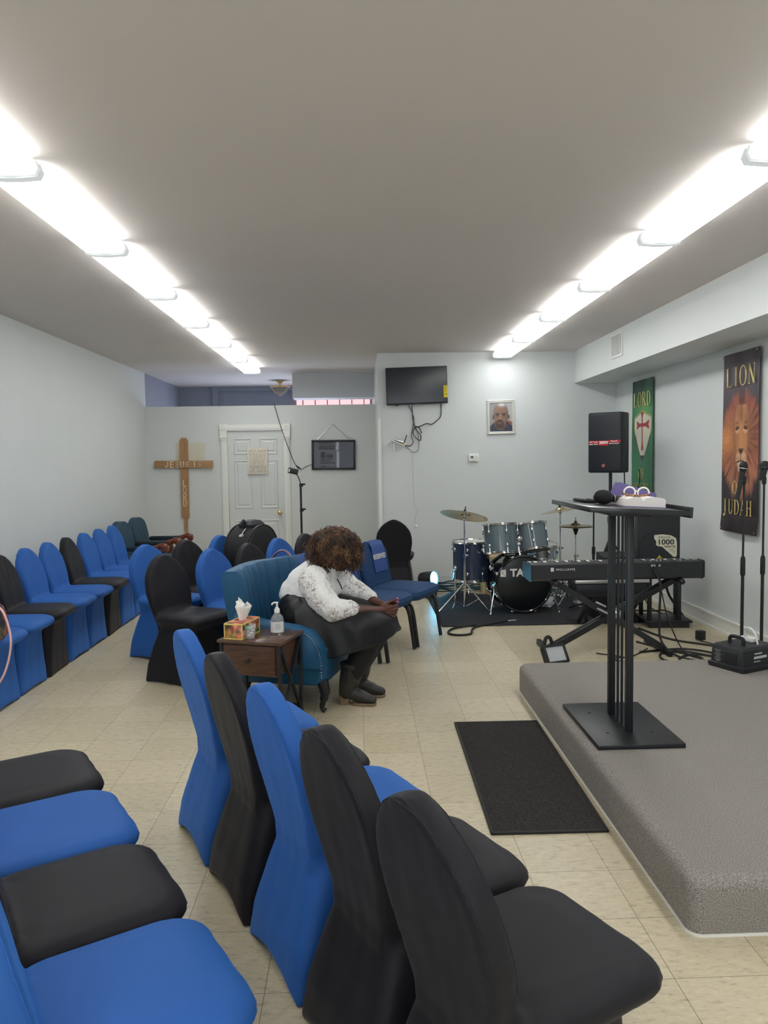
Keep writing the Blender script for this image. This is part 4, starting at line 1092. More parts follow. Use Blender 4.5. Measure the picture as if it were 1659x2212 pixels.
t = thing('microphone_stand', 'thin black stand between the hi-hat and the lectern posts', 'microphone stand', (2.34, 7.62, 0))
b = MB(); b.cyl((0, 0, .0), (0, 0, .62), .014, n=12); obj('lower_tube', b, M_black, t)
b = MB(); b.cyl((0, 0, .6), (0, 0, 1.05), .0085, n=12); b.cyl((0, 0, .58), (0, 0, .66), .018, n=12); obj('upper_tube', b, M_black, t)
for a in (20, 140, 260):
    b = MB(); b.bar((0, 0, .12), (.26*math.cos(R(a)), .26*math.sin(R(a)), .012), .016, .016); obj('leg', b, M_black, t)

# ------------------------------------------------------------------ cables and adapter on the floor
M_cab = mat('black_cable', (.012, .011, .012), .5)
for pts, r, l in (
    ([(2.2, 5.95, .008), (2.6, 6.02, .008), (2.8, 5.75, .008), (2.66, 5.45, .008), (2.45, 5.5, .008), (2.42, 5.72, .008), (2.62, 5.85, .008), (2.78, 5.62, .02), (3.0, 5.45, .008)], .009, 'thick black cable looped on the floor left of the fog machine'),
    ([(2.5, 6.8, .008), (2.62, 6.35, .008), (2.9, 6.05, .008), (3.06, 5.6, .008), (3.1, 5.2, .008)], .009, 'black cable running along the floor by the right wall'),
    ([(2.3, 6.3, .008), (2.45, 6.0, .008), (2.6, 5.75, .008), (2.5, 5.55, .008), (2.3, 5.7, .008), (2.36, 5.9, .012), (2.55, 5.92, .014), (2.72, 5.7, .014), (2.8, 5.45, .014), (2.9, 5.25, .01)], .008, 'black cable coiled in loops beside the keyboard stand foot'),
    ([(2.33, 5.99, .68), (2.36, 5.95, .55), (2.36, 5.96, .3), (2.37, 5.95, .1), (2.44, 5.8, .01), (2.6, 5.6, .01)], .009, 'black cable dropping from the back of the digital piano'),
    ([(2.30, 5.99, .68), (2.34, 5.94, .6), (2.4, 5.9, .3), (2.5, 5.85, .05), (2.58, 5.7, .01), (2.8, 5.62, .01)], .005, 'thin black cord dropping from the back of the digital piano'),
    ([(1.85, 5.95, .008), (1.98, 5.85, .008), (2.05, 5.75, .008), (1.98, 5.68, .008), (1.93, 5.78, .008), (2.1, 5.84, .008), (2.3, 6.05, .01)], .005, 'thin black cord curled between the lectern posts on the floor'),
    ([(2.94, 7.3, .45), (2.95, 7.25, .25), (3.03, 7.15, .08), (3.0, 6.9, .01)], .012, 'thick black cable curving down behind the low speaker stand'),
    ([(2.74, 7.6, .01), (2.85, 7.35, .05), (2.95, 7.3, .06), (3.05, 7.1, .02)], .009, 'black cable arching behind the base of the low speaker stand'),
    ([(2.86, 7.6, .3), (2.87, 7.6, .1), (2.95, 7.5, .01), (3.05, 7.35, .01), (3.02, 7.1, .01)], .006, 'thin cord on the floor near the right wall baseboard')):
    cable(pts, r, M_cab, l)
t = thing('power_adapter', 'small black power adapter on the floor near the right wall', 'adapter', (2.845, 6.30, 0), R(20))
b = MB(); b.box((0, 0, .05), (.065, .06, .08), .008); obj('block', b, M_blackplastic, t)
b = MB(); b.box((0, 0, .006), (.05, .045, .012), .003); obj('plug_face', b, M_steel, t)
cable([(2.83, 6.29, .008), (2.9, 6.1, .008), (2.85, 5.85, .008), (2.7, 5.7, .008)], .0045, M_cab, 'thin cord leading away from the power adapter')
t = thing('audio_cable', 'black cable with silver jack plug looped on the floor before the drum mat', 'cable', (1.05, 6.88, 0))
b = MB(); b.tube(smooth_path([(.34, .33, .012), (.2, .24, .01), (.02, .13, .01), (-.05, -.0, .01), (-.09, -.17, .01), (-.22, -.2, .01), (-.28, -.1, .01), (-.2, .08, .01), (0, .17, .018)], 7), .0105, 8); obj('cord', b, M_cab, t)
b = MB(); b.cyl((.34, .33, .012), (.42, .345, .012), .011, n=10); b.cyl((.42, .345, .012), (.46, .35, .012), .005, n=8); obj('jack_plug', b, M_chrome, t)
# ------------------------------------------------------------------ drum kit on its black rug
M_rug = noisy('black_rug', (.011, .011, .014, 1), (.018, .018, .022, 1), 40, rough=.9, bump=.3, bscale=180)
rows = []
for j in range(37):
    y = 7.05+1.5*j/36; row = []
    for i in range(51):
        x = .745+2.0*i/50
        d1 = math.exp(-((x-1.05)/.16)**2-((y-8.40)/.13)**2)*.10; d2 = math.exp(-((x-1.34)/.22)**2-((y-8.40)/.12)**2)*.055
        z = .006+(d1+d2)+.006*max(0, noise.noise(V((x*5, y*5, 0))))*sst(7.5, 8.2, y)
        row.append((x, y+.015*noise.noise(V((x*2, y, 3))), z))
    rows.append(row)
b = MB(); b.grid(rows); bm = b.bm; me = bpy.data.meshes.new('drum_rug'); shade(bm, 60); bm.to_mesh(me); bm.free()
me = evaluate(me, [('SOLIDIFY', dict(thickness=.005, offset=-1))]); tag(link('drum_rug', me, M_rug), 'black rug under the drum kit, rumpled at its back left', 'rug')
M_shellb = mat('black_gloss_shell', (.012, .013, .016), .1, coat=.5)
M_shellg = mat('slate_grey_gloss_shell', srgb(92, 108, 116), .14, coat=.5)
M_shelln = mat('navy_grey_gloss_shell', srgb(48, 60, 84), .16, coat=.4)
M_head = mat('white_drum_head', srgb(205, 205, 198), .5)
M_bhead = mat('black_drum_head', (.008, .009, .012), .3)
M_cymbal = noisy('bronze_cymbal', (.42, .33, .19, 1), (.5, .40, .25, 1), 30, rough=.27, metal=1., stretch=(1, 1, 1))
def lug(mb, r, z0, z1, a, s=1.):
    c, sn = math.cos(a), math.sin(a)
    for z in (z0, z1): mb.sph((c*(r+.009), sn*(r+.009), z), (.013*s, .013*s, .024*s), 2)
def drum(name, lab, cat, loc, r, h, shell, top=M_head, bottom=M_head, n=8, tilt=None, rz=0, lugs2=True):
    t = thing(name, lab, cat, loc, rz)
    if tilt: t.rotation_euler = tilt
    b = MB(); b.lathe([(r, .012), (r, h-.012)], 40, cap=False); b.lathe([(r-.006, .012), (r-.006, h-.012)], 40, cap=False); obj('shell', b, shell, t)
    for z, nm, hm in ((h-.004, 'batter_head', top), (.004, 'resonant_head', bottom)):
        b = MB(); b.lathe([(r, z-.002), (r, z+.002)], 40); obj(nm, b, hm, t)
    for z in (h-.012, -.008):
        b = MB(); b.lathe([(r+.002, z), (r+.012, z), (r+.013, z+.003), (r+.009, z+.010), (r+.013, z+.017), (r+.012, z+.02), (r+.004, z+.02), (r+.002, z)], 40, cap=False); obj('hoop', b, M_chrome, t)
    for i in range(n):
        a = 2*PI*(i+.35)/n; c, s = math.cos(a), math.sin(a); b = MB()
        lug(b, r, h-.075, .075, a)
        for z0, z1 in ((h-.06, h+.004), (.06, -.004)): b.cyl((c*(r+.011), s*(r+.011), z0), (c*(r+.011), s*(r+.011), z1), .0038, n=6)
        obj('lug', b, M_chrome, t)
    return t
# bass drum: axis along -Y, lying
t = thing('bass_drum', 'black bass drum with white lettering on its front head', 'drum', (1.625, 7.57, .302), R(4))
Mb = Matrix.Rotation(R(90), 4, 'X')      # local z -> -y
r = .275
b = MB(); b.lathe([(r, -.40), (r, -.03)], 56, cap=False, M=Mb); obj('shell', b, M_shellb, t)
b = MB(); b.lathe([(r, -.006), (r-.005, -.003)], 56, M=Mb); b.bm.faces.ensure_lookup_table(); obj('front_head', b, M_bhead, t)
b = MB(); b.lathe([(r, -.43), (r, -.425)], 56, M=Mb); obj('rear_head', b, M_head, t)
for z in (-.035, -.43):
    b = MB(); b.lathe([(r+.004, z), (r+.018, z+.002), (r+.02, z+.02), (r+.017, z+.038), (r+.004, z+.04), (r-.006, z+.032), (r-.002, z)], 56, cap=False, M=Mb); obj('hoop', b, M_shellb, t)
for i in range(8):
    a = 2*PI*(i+.5)/8; c, s = math.cos(a), math.sin(a); b = MB()
    for y0, y1 in ((.04, .1), (.3, .37)):
        b.cyl((c*(r+.02), y0-.03 if y0 < .2 else y1+.05, s*(r+.02)), (c*(r+.018), y1 if y0 < .2 else y0, s*(r+.018)), .004, n=6); b.sph((c*(r+.012), y1 if y0 < .2 else y0, s*(r+.012)), (.014, .026, .014), 2)
        b.box((c*(r+.022), .012 if y0 < .2 else .42, s*(r+.022)), (.03, .03, .018), .004, rot=Matrix.Rotation(-a+PI/2, 3, 'Y'))
    obj('claw', b, M_chrome, t)
for sx in (-1, 1):
    b = MB(); b.tube(smooth_path([(sx*.272, .09, -.02), (sx*.285, .07, -.06), (sx*.33, .0, -.20), (sx*.35, -.03, -.285)], 4), [.012]*5+[.007]*7+[.008], 8); b.box((sx*.275, .09, -.02), (.05, .05, .05), .012); b.sph((sx*.351, -.032, -.287), .012, 2); obj('spur', b, M_chrome, t)
b = MB(); b.lathe([(.05, 0), (.046, .02), (.03, .04), (.022, .05), (.022, .06)], 20, M=Matrix.Translation((0, .16, .262))); b.cyl((0, .16, .3), (0, .16, .48), .0125, n=12)
b.tube([(-.10, .14, .445), (.11, .14, .445)], .011, 10); b.box((0, .15, .445), (.05, .05, .045), .01); b.box((-.10, .14, .45), (.035, .04, .045), .01); b.box((.11, .14, .45), (.035, .04, .045), .01); obj('tom_mount', b, M_chrome, t)
text('TAMA', .105, M_whiteprint, t, FY(.005, -.0015, .115), bold=.004, sx=1.05, spacing=.95)
b = MB(); b.prism([(-.255+.015, .082), (-.185, .082), (-.185, .155), (-.24, .148)], .001, M=frame((0, -.0015, 0), (1, 0, 0), (0, 0, 1))); lg = obj('logo_mark', b, M_whiteprint, t)
b = MB(); b.prism([(-.228, .118), (-.19, .088), (-.19, .092), (-.222, .119), (-.19, .149), (-.19, .153)], .0008, M=frame((0, -.0026, 0), (1, 0, 0), (0, 0, 1))); obj('logo_notch', b, M_bhead, lg)
drum('tom_drum', 'slate grey tom drum, left of the two mounted over the bass drum', 'drum', (1.43, 7.74, .602), .168, .29, M_shellg, tilt=(R(-8), R(1), R(20)), n=6)
drum('tom_drum', 'slate grey tom drum, right of the two mounted over the bass drum', 'drum', (1.775, 7.76, .622), .155, .265, M_shellg, tilt=(R(-15), R(-6), R(0)), n=6)
t = drum('floor_tom', 'tall navy floor tom drum on three chrome legs, left of the kit', 'drum', (1.165, 8.03, .295), .195, .40, M_shelln, n=8, rz=R(10))
for a in (200, 320, 80):
    c, s = math.cos(R(a)), math.sin(R(a)); b = MB(); b.tube(smooth_path([(c*.215, s*.215, .17), (c*.215, s*.215, -.1), (c*.222, s*.222, -.22), (c*.25, s*.25, -.285)], 4), .006, 8); b.box((c*.21, s*.21, .13), (.03, .03, .05), .008); obj('leg', b, M_chrome, t)
t = drum('snare_drum', 'chrome snare drum at the back right of the kit behind the right tom', 'drum', (1.93, 8.18, .50), .178, .14, M_steel, n=8, tilt=(R(4), 0, 0))
t = thing('snare_stand', 'chrome stand under the snare drum', 'drum stand', (1.93, 8.18, 0))
b = MB(); b.cyl((0, 0, .02), (0, 0, .46), .011, n=10); obj('pole', b, M_chrome, t)
for a in (30, 150, 270):
    c, s = math.cos(R(a)), math.sin(R(a)); b = MB(); b.tube([(0, 0, .3), (.2*c, .2*s, .008)], .007, 8); obj('leg', b, M_chrome, t)
    b = MB(); b.tube(smooth_path([(0, 0, .44), (.1*c, .1*s, .455), (.19*c, .19*s, .47), (.2*c, .2*s, .5)], 3), .007, 8); obj('basket_arm', b, M_chrome, t)

def cymbal_stand(name, lab, x, y, top, legs, tilt, r, clab, hihat=False, spread=.27, zc=None):
    t = thing(name, lab, 'cymbal stand', (x, y, 0))
    b = MB(); b.cyl((0, 0, .03), (0, 0, top*.6), .0125, n=10); obj('lower_tube', b, M_chrome, t)
    b = MB(); b.cyl((0, 0, top*.58), (0, 0, top+.05), .007, n=10); b.cyl((0, 0, top*.57), (0, 0, top*.61), .018, n=10); b.box((.018, 0, top*.59), (.04, .012, .016), .004); b.sph((0, 0, top-.03), .018, 2); obj('upper_tube', b, M_chrome, t)
    for a in legs:
        c, s = math.cos(R(a)), math.sin(R(a)); b = MB()
        b.tube([(.012*c, .012*s, .29), (spread*c, spread*s, .01)], .0075, 8); b.tube([(.012*c, .012*s, .05), (spread*.55*c, spread*.55*s, .145)], .005, 8); b.sph((spread*c, spread*s, .012), .011, 2); obj('leg', b, M_chrome, t)
    b = MB(); b.cyl((0, 0, .25), (0, 0, .32), .02, n=10); b.cyl((0, 0, .03), (0, 0, .06), .018, n=10); obj('collar', b, M_chrome, t)
    return t
def cymbal(lab, x, y, z, r, tilt, flip=1):
    c = thing('cymbal', lab, 'cymbal', (x, y, z)); c.rotation_euler = tilt
    b = MB(); pr = [(.006, .03), (.03, .027), (.055, .012), (.065, .004)]+[(.065+(r-.065)*i/6, .004-.018*(i/6)**1.3) for i in range(1, 7)]
    pr = pr+[(q[0], q[1]-.0016) for q in pr[::-1]]
    b.lathe([(q[0], q[1]*flip) for q in pr], 56, cap=False); obj('plate', b, M_cymbal, c)
    b = MB(); b.cyl((0, 0, .025*flip), (0, 0, .05*flip), .014, n=12); b.cyl((0, 0, .05*flip), (0, 0, .085*flip), .006, n=8); obj('wing_nut', b, M_blackrub, c)
    return c
cymbal_stand('cymbal_stand', 'chrome tripod cymbal stand in front of the floor tom', 1.06, 7.78, .98, (200, 320, 80), None, .25, None, spread=.31)
cymbal('large crash cymbal tilted on the stand left of the toms', 1.06, 7.78, .995, .245, (R(-14), R(12), 0))
cymbal_stand('cymbal_stand', 'chrome cymbal stand behind the lectern corner, carrying the ride cymbal', 2.16, 8.22, .99, (180, 300, 60), None, .2, None)
cymbal('ride cymbal partly hidden behind the lectern top', 2.16, 8.22, 1.0, .21, (R(-3), R(-9), 0))
t = cymbal_stand('hi_hat_stand', 'chrome hi-hat stand in front of the ride cymbal stand', 2.30, 8.12, .86, (215, 335, 95), None, .2, None)
b = MB(); b.box((-.0, -.16, .03), (.08, .22, .012), .004); b.box((0, -.16, .012), (.09, .26, .012), .003); obj('pedal', b, M_steel, t)
c = cymbal('pair of bronze hi-hat cymbals right of the toms', 2.30, 8.12, .835, .178, (0, 0, 0))
b = MB(); b.lathe([(q[0], -.018-q[1]*.9) for q in [(.006, .03), (.03, .027), (.06, .006), (.12, -.003), (.178, -.014), (.178, -.0155), (.12, -.0045), (.06, .0045), (.03, .025)]], 56, cap=False); obj('bottom_plate', b, M_cymbal, c)
b = MB(); b.lathe([(.008, -.035), (.026, -.04), (.028, -.055), (.02, -.07), (.012, -.1)], 16); obj('seat_cup', b, M_blackrub, c)
t = thing('bass_pedal', 'chrome bass drum pedal at the right of the bass drum', 'pedal', (1.98, 7.98, 0), R(-25))
b = MB(); b.box((0, 0, .014), (.09, .3, .012), .003); b.box((0, -.0, .05), (.075, .26, .01), .003, rot=Matrix.Rotation(R(12), 3, 'X')); obj('footboard', b, M_steel, t)
b = MB()
for sx in (-1, 1): b.cyl((sx*.05, .12, .01), (sx*.05, .12, .2), .009, n=8)
b.cyl((-.06, .12, .19), (.06, .12, .19), .008, n=8); b.cyl((0, .12, .19), (.0, .02, .33), .005, n=8); obj('post', b, M_chrome, t)
# tan wooden box and coiled teal cable behind the kit
M_tan = noisy('tan_plywood', (.42, .28, .13, 1), (.52, .36, .18, 1), 3, rough=.5, stretch=(12, 12, 1))
t = thing('wooden_box', 'tan wooden box leaning behind the bass drum and floor tom', 'box', (1.53, 8.92, 0), R(14))
b = MB(); b.box((0, 0, .215), (.3, .3, .43), .008); obj('body', b, M_tan, t)
b = MB(); b.lathe([(.06, 0), (.055, .004)], 24, M=frame((0, -.152, .28), (1, 0, 0), (0, 0, 1))); obj('sound_hole', b, M_dprint, t)
M_tealc = mat('teal_cable', srgb(20, 62, 78), .5)
pts = []
for i in range(90):
    a = 2*PI*i/22.; k = 1+.12*math.sin(i*1.7); pts.append((1.1+.33*k*math.cos(a), 9.0+.2*k*math.sin(a), .012+.0009*i+.012*math.sin(i*.9)**2))
o = obj('cable', MB().tube(smooth_path(pts, 2), .008, 6), M_tealc); tag(o, 'teal cable coiled on the floor behind the floor tom', 'cable')
pts = []
for i in range(70):
    a = 2*PI*i/20.; k = 1+.14*math.sin(i*1.3); pts.append((2.30+.3*k*math.cos(a), 8.72+.18*k*math.sin(a), .012+.0011*i))
o = obj('cable', MB().tube(smooth_path(pts, 2), .008, 6), M_tealc); tag(o, 'teal cable coiled on the floor behind the hi-hat stand', 'cable')

# ------------------------------------------------------------------ blue stage light on the floor by the back wall
t = thing('stage_light', 'black stage light glowing blue on the floor beside the lone black chair', 'stage light', (.79, 8.60, 0), R(-38))
Mq = Matrix.Translation((0, 0, .215)) @ Matrix.Rotation(R(84), 4, 'Y')
b = MB(); b.lathe([(.05, -.15), (.075, -.13), (.085, -.05), (.085, .045)], 28, cap=False, M=Mq); b.lathe([(.001, -.152), (.05, -.15)], 28, cap=False, M=Mq); obj('can', b, M_black, t)
M_led = mat('lit_blue_led_lens', (.1, .6, .9), .3, emit=(.10, .62, 1.), estr=22)
b = MB(); b.lathe([(.001, .052), (.05, .048), (.08, .035)], 28, cap=False, M=Mq); obj('lens', b, M_led, t)
b = MB()
for y in (-.095, .095): b.bar((0, y, .21), (0, y, .02), .025, .006)
b.bar((0, -.1, .012), (0, .1, .012), .03, .008); b.bar((-.09, 0, .008), (.09, 0, .008), .03, .008); obj('bracket', b, M_black, t)
# ------------------------------------------------------------------ wooden cross
M_oak = noisy('planed_oak', srgb(150, 112, 76), srgb(172, 132, 94), 5, rough=.55, stretch=(14, 1, 1.2))
M_oakh = noisy('planed_oak_bar', srgb(150, 112, 76), srgb(170, 130, 92), 5, rough=.55, stretch=(1.2, 1, 14))
M_stencil = mat('pale_carved_letters', srgb(224, 208, 170), .6)
t = thing('wooden_cross', 'wooden wall cross lettered JESUS IS LORD', 'cross', (-2.515, YP, .55), 0)
t.rotation_euler.y = R(.5)
b = MB(); b.prism([(-.055, .23), (.055, .23), (.055, 1.34), (.03, 1.375), (-.03, 1.375), (-.055, 1.34)], .03, M=frame((0, -.005, 0), (1, 0, 0), (0, 0, 1))); up_ = obj('upright', b, M_oak, t)
b = MB(); b.prism([(-.02, .23), (.03, .23), (.03, -.02), (-.02, .03)], .022, M=frame((0, -.004, 0), (1, 0, 0), (0, 0, 1))); obj('tail_piece', b, M_oak, t)
b = MB(); b.box((0, -.044, .995), (.83, .028, .105), .003); ab = obj('crossbar', b, M_oakh, t)
b = MB(); b.cyl((0, -.037, 1.32), (0, -.034, 1.32), .006, n=10); b.cyl((.005, -.028, .1), (.005, -.025, .1), .006, n=10); obj('screw', b, M_dprint, up_)
# stencil letters from thin strokes with gaps
ST = {'J': [[(.15, .25), (.25, .05), (.5, .0)], [(.62, .12), (.7, .3), (.7, 1)]], 'E': [[(.15, 0), (.15, 1)], [(.28, 1), (.8, 1)], [(.28, .52), (.7, .52)], [(.28, 0), (.8, 0)]],
      'S': [[(.75, .85), (.6, 1), (.3, 1), (.15, .85), (.15, .68), (.35, .55)], [(.5, .5), (.75, .35), (.78, .18), (.6, 0), (.3, 0), (.13, .14)]], 'U': [[(.13, 1), (.13, .25), (.25, .04)], [(.4, 0), (.6, 0), (.78, .18), (.8, 1)]],
      'I': [[(.5, 0), (.5, 1)]], 'L': [[(.2, 1), (.2, .02)], [(.3, 0), (.85, 0)]], 'O': [[(.42, 1), (.25, .95), (.15, .8), (.15, .2), (.25, .05), (.42, 0)], [(.58, 0), (.75, .05), (.85, .2), (.85, .8), (.75, .95), (.58, 1)]],
      'R': [[(.17, 0), (.17, 1)], [(.3, 1), (.65, 1), (.82, .88), (.82, .65), (.65, .5)], [(.45, .45), (.85, 0)]], 'D': [[(.17, 0), (.17, 1)], [(.3, 1), (.6, 1), (.85, .8), (.85, .2), (.6, 0), (.3, 0)]],
      'T': [[(0, 1), (1, 1)], [(.5, 1), (.5, 0)]], 'A': [[(.05, 0), (.5, 1), (.95, 0)], [(.25, .35), (.75, .35)]], 'Y': [[(.05, 1), (.5, .5), (.95, 1)], [(.5, .5), (.5, 0)]], 'C': [[(.9, .82), (.7, 1), (.35, 1), (.1, .75), (.1, .25), (.35, 0), (.7, 0), (.9, .18)]], 'F': [[(.15, 0), (.15, 1), (.85, 1)], [(.15, .52), (.7, .52)]],
      'N': [[(.12, 0), (.12, 1), (.88, 0), (.88, 1)]], 'H': [[(.12, 0), (.12, 1)], [(.88, 0), (.88, 1)], [(.12, .5), (.88, .5)]], ' ': []}
def stroke_text(mb, s, x, z, w, h, gap, th, y, flat=.25):
    for ch in s:
        for st in ST[ch]:
            pts = [(x+p[0]*w, y, z+p[1]*h) for p in st]
            for a, c in zip(pts, pts[1:]):
                t_ = (V(c)-V(a)).normalized(); d = t_*th*.4; n_ = V((-t_.z, 0, t_.x))*th/2; f = V((0, .001, 0))
                mb.ring_loft([[q+n_+f, q+n_-f, q-n_-f, q-n_+f] for q in (V(a)-d, V(c)+d)])
        x += w+gap if ch != ' ' else gap*3.2
b = MB(); stroke_text(b, 'JESUS IS', -.27, .955, .062, .078, .010, .012, -.059); obj('lettering', b, M_stencil, ab)
b = MB()
for ch, z in zip('LORD', (.685, .59, .495, .40)): stroke_text(b, ch, -.028, z, .056, .08, 0, .011, -.0365)
obj('lettering', b, M_stencil, up_)

# ------------------------------------------------------------------ canvas note on the door
t = thing('canvas_sign', 'cream canvas sign about coffee and JESUS hanging on the door', 'sign', (-1.462, YP-.012, 1.39))
b = MB(); b.box((0, 0, .19), (.295, .028, .38), .003); obj('canvas', b, noisy('cream_canvas', srgb(214, 208, 194), srgb(220, 214, 200), 50, rough=.8), t)
M_ink = mat('taupe_ink', srgb(150, 136, 116), .7); M_ink2 = mat('pale_taupe_ink', srgb(176, 158, 130), .7)
b = MB(); stroke_text(b, 'TODAY', -.12, .232, .04, .062, .010, .0045, -.0155); stroke_text(b, 'COFFEE', -.105, .132, .030, .052, .006, .004, -.0155); obj('lettering', b, M_ink2, t)
b = MB(); stroke_text(b, 'JESUS', -.12, .028, .045, .068, .006, .0055, -.0155); obj('lettering', b, M_ink, t)
text('All I need', .056, M_ink2, t, FY(0, -.0148, .33), shear=.15, spacing=1.1); text('is a little bit of', .036, M_ink2, t, FY(0, -.0148, .208), shear=.15, spacing=1.05); text('and a whole lot of', .034, M_ink, t, FY(0, -.0148, .113), shear=.15)

# ------------------------------------------------------------------ framed dark board on a wire
t = thing('framed_board', 'black framed board hanging from a wire to the right of the door', 'sign', (-.368, YP-.02, 1.65), 0)
t.rotation_euler.y = R(.6)
b = MB()
for x, z, w, h in ((0, .2, .63, .03), (0, -.2, .63, .03), (-.3, 0, .03, .4), (.3, 0, .03, .4)): b.box((x, 0, z), (w, .035, h), .003)
obj('frame', b, M_black, t)
b = MB(); b.box((0, .005, 0), (.58, .008, .38)); obj('board', b, mat('smoky_board', srgb(74, 74, 84), .25), t)
b = MB(); b.box((.18, -.0005, 0), (.22, .004, .38)); obj('dark_panel', b, mat('dark_blue_panel', srgb(32, 38, 50), .2), t)
b = MB(); b.box((.056, -.003, .125), (.042, .002, .12), rot=Matrix.Rotation(R(3), 3, 'Y')); b.box((.062, -.003, -.065), (.04, .002, .24)); obj('paper_strip', b, mat('pale_paper_strip', srgb(160, 164, 178), .5), t)
b = MB(); rnd = random.Random(5)
for z, h, w in ((.178, .008, .2), (.158, .01, .2), (.127, .016, .22), (.1, .016, .22), (.08, .008, .2), (-.065, .011, .17), (-.09, .012, .14), (-.117, .012, .18), (-.165, .012, .06)):
    x = -.215 if z > 0 else -.185
    x1 = x+w
    while x < x1:
        l = rnd.uniform(.01, .035); b.box((x+l/2, -.0, z), (l, .003, h)); x += l+.008
for i in range(6): b.box((-.18+.011*i, 0, -.0), (.007, .003, .09 if i < 6 else .06))
for i in range(8): b.box((-.1+.012*i, 0, -.018), (.007, .003, .055))
obj('faded_lines', b, mat('faded_dark_print', srgb(24, 20, 28), .5), t)
b = MB(); b.tube([(-.24, 0, .215), (-.01, .01, .44), (.235, 0, .215)], .0035, 6); b.sph((-.24, 0, .215), .010, 1); b.sph((.235, 0, .215), .009, 1); b.sph((-.01, .008, .443), .008, 1); obj('hanging_wire', b, M_steel, t)
t = thing('cable', 'thin dark cord hanging over the partition wall to the framed board', 'cable', (-1.0, YP-.05, 1.6))
P0 = V((-1.0, YP-.05, 1.6))
b = MB(); b.tube([p-P0 for p in smooth_path([(-1.2, YP+.02, 2.39), (-1.195, YP-.02, 2.35), (-1.12, YP-.04, 2.08), (-1.02, YP-.05, 1.78), (-.94, YP-.04, 1.56), (-.885, YP-.03, 1.482), (-.83, YP-.03, 1.452), (-.76, YP-.03, 1.49), (-.68, YP-.02, 1.515)], 6)], .0045, 6); obj('cord', b, M_cab, t)
b = MB(); b.tube([V(q)-P0 for q in ((-.91, YP-.032, 1.505), (-.875, YP-.03, 1.475), (-.84, YP-.03, 1.455))], [.007, .012, .007], 8); obj('connector', b, M_black, t)
# phone stand in front of it
t = thing('phone_stand', 'thin black floor stand with a phone clamp, right of the door', 'stand', (-.78, 10.2, 0))
b = MB(); b.cyl((0, 0, .02), (0, 0, 1.27), .014, n=12); obj('pole', b, M_black, t)
b = MB()
for z in (.57, .92, 1.25): b.box((.008, 0, z), (.05, .03, .045), .006); b.cyl((.03, 0, z+.01), (.06, 0, z+.01), .012, n=8)
obj('clamp_knob', b, M_blackrub, t)
b = MB(); b.tube(smooth_path([(0, 0, 1.26), (-.015, 0, 1.32), (-.05, 0, 1.40)], 4), .007, 8); obj('gooseneck', b, M_black, t)
b = MB(); b.box((-.095, 0, 1.435), (.135, .014, .075), .006, rot=Matrix.Rotation(R(14), 3, 'Y')); ph = obj('phone_clamp', b, M_black, t)
b = MB(); b.box((-.145, -.008, 1.446), (.014, .003, .042), rot=Matrix.Rotation(R(14), 3, 'Y')); obj('bright_slot', b, M_white, ph)
for a in (90, 210, 330):
    b = MB(); b.bar((0, 0, .3), (.3*math.cos(R(a)), .3*math.sin(R(a)), .012), .016, .012); obj('leg', b, M_black, t)

# ------------------------------------------------------------------ television, router, wires
t = thing('television', 'flat black television mounted high on the back wall', 'television', (.712, YB-.06, 2.457), 0)
t.rotation_euler = (R(2), R(-1.5), 0)
b = MB(); b.box((0, 0, 0), (.745, .035, .448), .006); b.box((0, .035, 0), (.4, .05, .25), .01); obj('body', b, M_black, t)
b = MB(); b.box((0, -.0178, .006), (.725, .002, .42)); obj('screen', b, mat('tv_screen_glass', (.008, .011, .016), .12), t)
b = MB(); b.box((-.25, -.005, -.228), (.05, .03, .014), .003); b.box((-.0, -.016, -.218), (.07, .004, .01)); obj('sensor_bar', b, mat('dark_grey_plastic', (.05, .055, .06), .4), t)
b = MB(); b.box((.348, -.0195, -.082), (.048, .0015, .145)); st = obj('energy_label', b, mat('yellow_paper', srgb(214, 196, 40), .6), t)
b = MB(); b.box((.348, -.0205, -.028), (.036, .001, .008)); b.box((.347, -.0205, -.048), (.03, .001, .006)); b.box((.345, -.0205, -.078), (.012, .001, .012)); b.box((.352, -.0205, -.115), (.02, .001, .012)); b.box((.347, -.0205, -.058), (.034, .001, .003)); obj('label_print', b, mat('label_ink', srgb(120, 108, 20), .6), st)
yw = YB-.02
for pts, r, l in (([(1.01, yw, 2.24), (1.005, yw, 2.09), (.95, yw, 2.03), (.89, yw, 1.99), (.83, yw, 2.0), (.74, yw, 1.965), (.685, yw, 1.96)], .006, 'black cable curving down from the right side of the television'),
                  ([(.655, yw, 2.22), (.66, yw, 2.1), (.675, yw, 1.99), (.7, yw, 1.93), (.755, yw, 1.86), (.755, yw, 1.8), (.72, yw, 1.81), (.665, yw, 1.88), (.69, yw, 1.96), (.74, yw, 1.95), (.77, yw, 1.88)], .0055, 'black cables twisted in a loop below the television'),
                  ([(.61, yw, 2.22), (.655, yw, 2.14), (.67, yw, 2.02), (.655, yw, 1.92), (.645, yw, 1.85), (.665, yw, 1.78), (.63, yw, 1.735), (.55, yw, 1.735)], .0045, 'thin black wire from the television to the small router'),
                  ([(.67, yw, 2.1), (.69, yw, 1.98), (.725, yw, 1.86), (.73, yw, 1.7), (.70, yw, 1.66), (.65, yw, 1.655), (.61, yw, 1.69), (.57, yw, 1.73)], .0032, 'thin grey wire looping under the small router'),
                  ([(.655, yw, 1.655), (.655, yw, 1.4), (.662, yw, 1.1), (.675, yw, .98), (.715, yw, .95), (.685, yw, .88), (.675, yw, .8), (.69, yw, .765)], .0024, 'pale thin wire running down the back wall to a small plug')):
    cable(pts, r, mat('pale_wire', srgb(168, 172, 174), .5) if 'pale' in l else M_cab, l, name='wire', cat='wire')
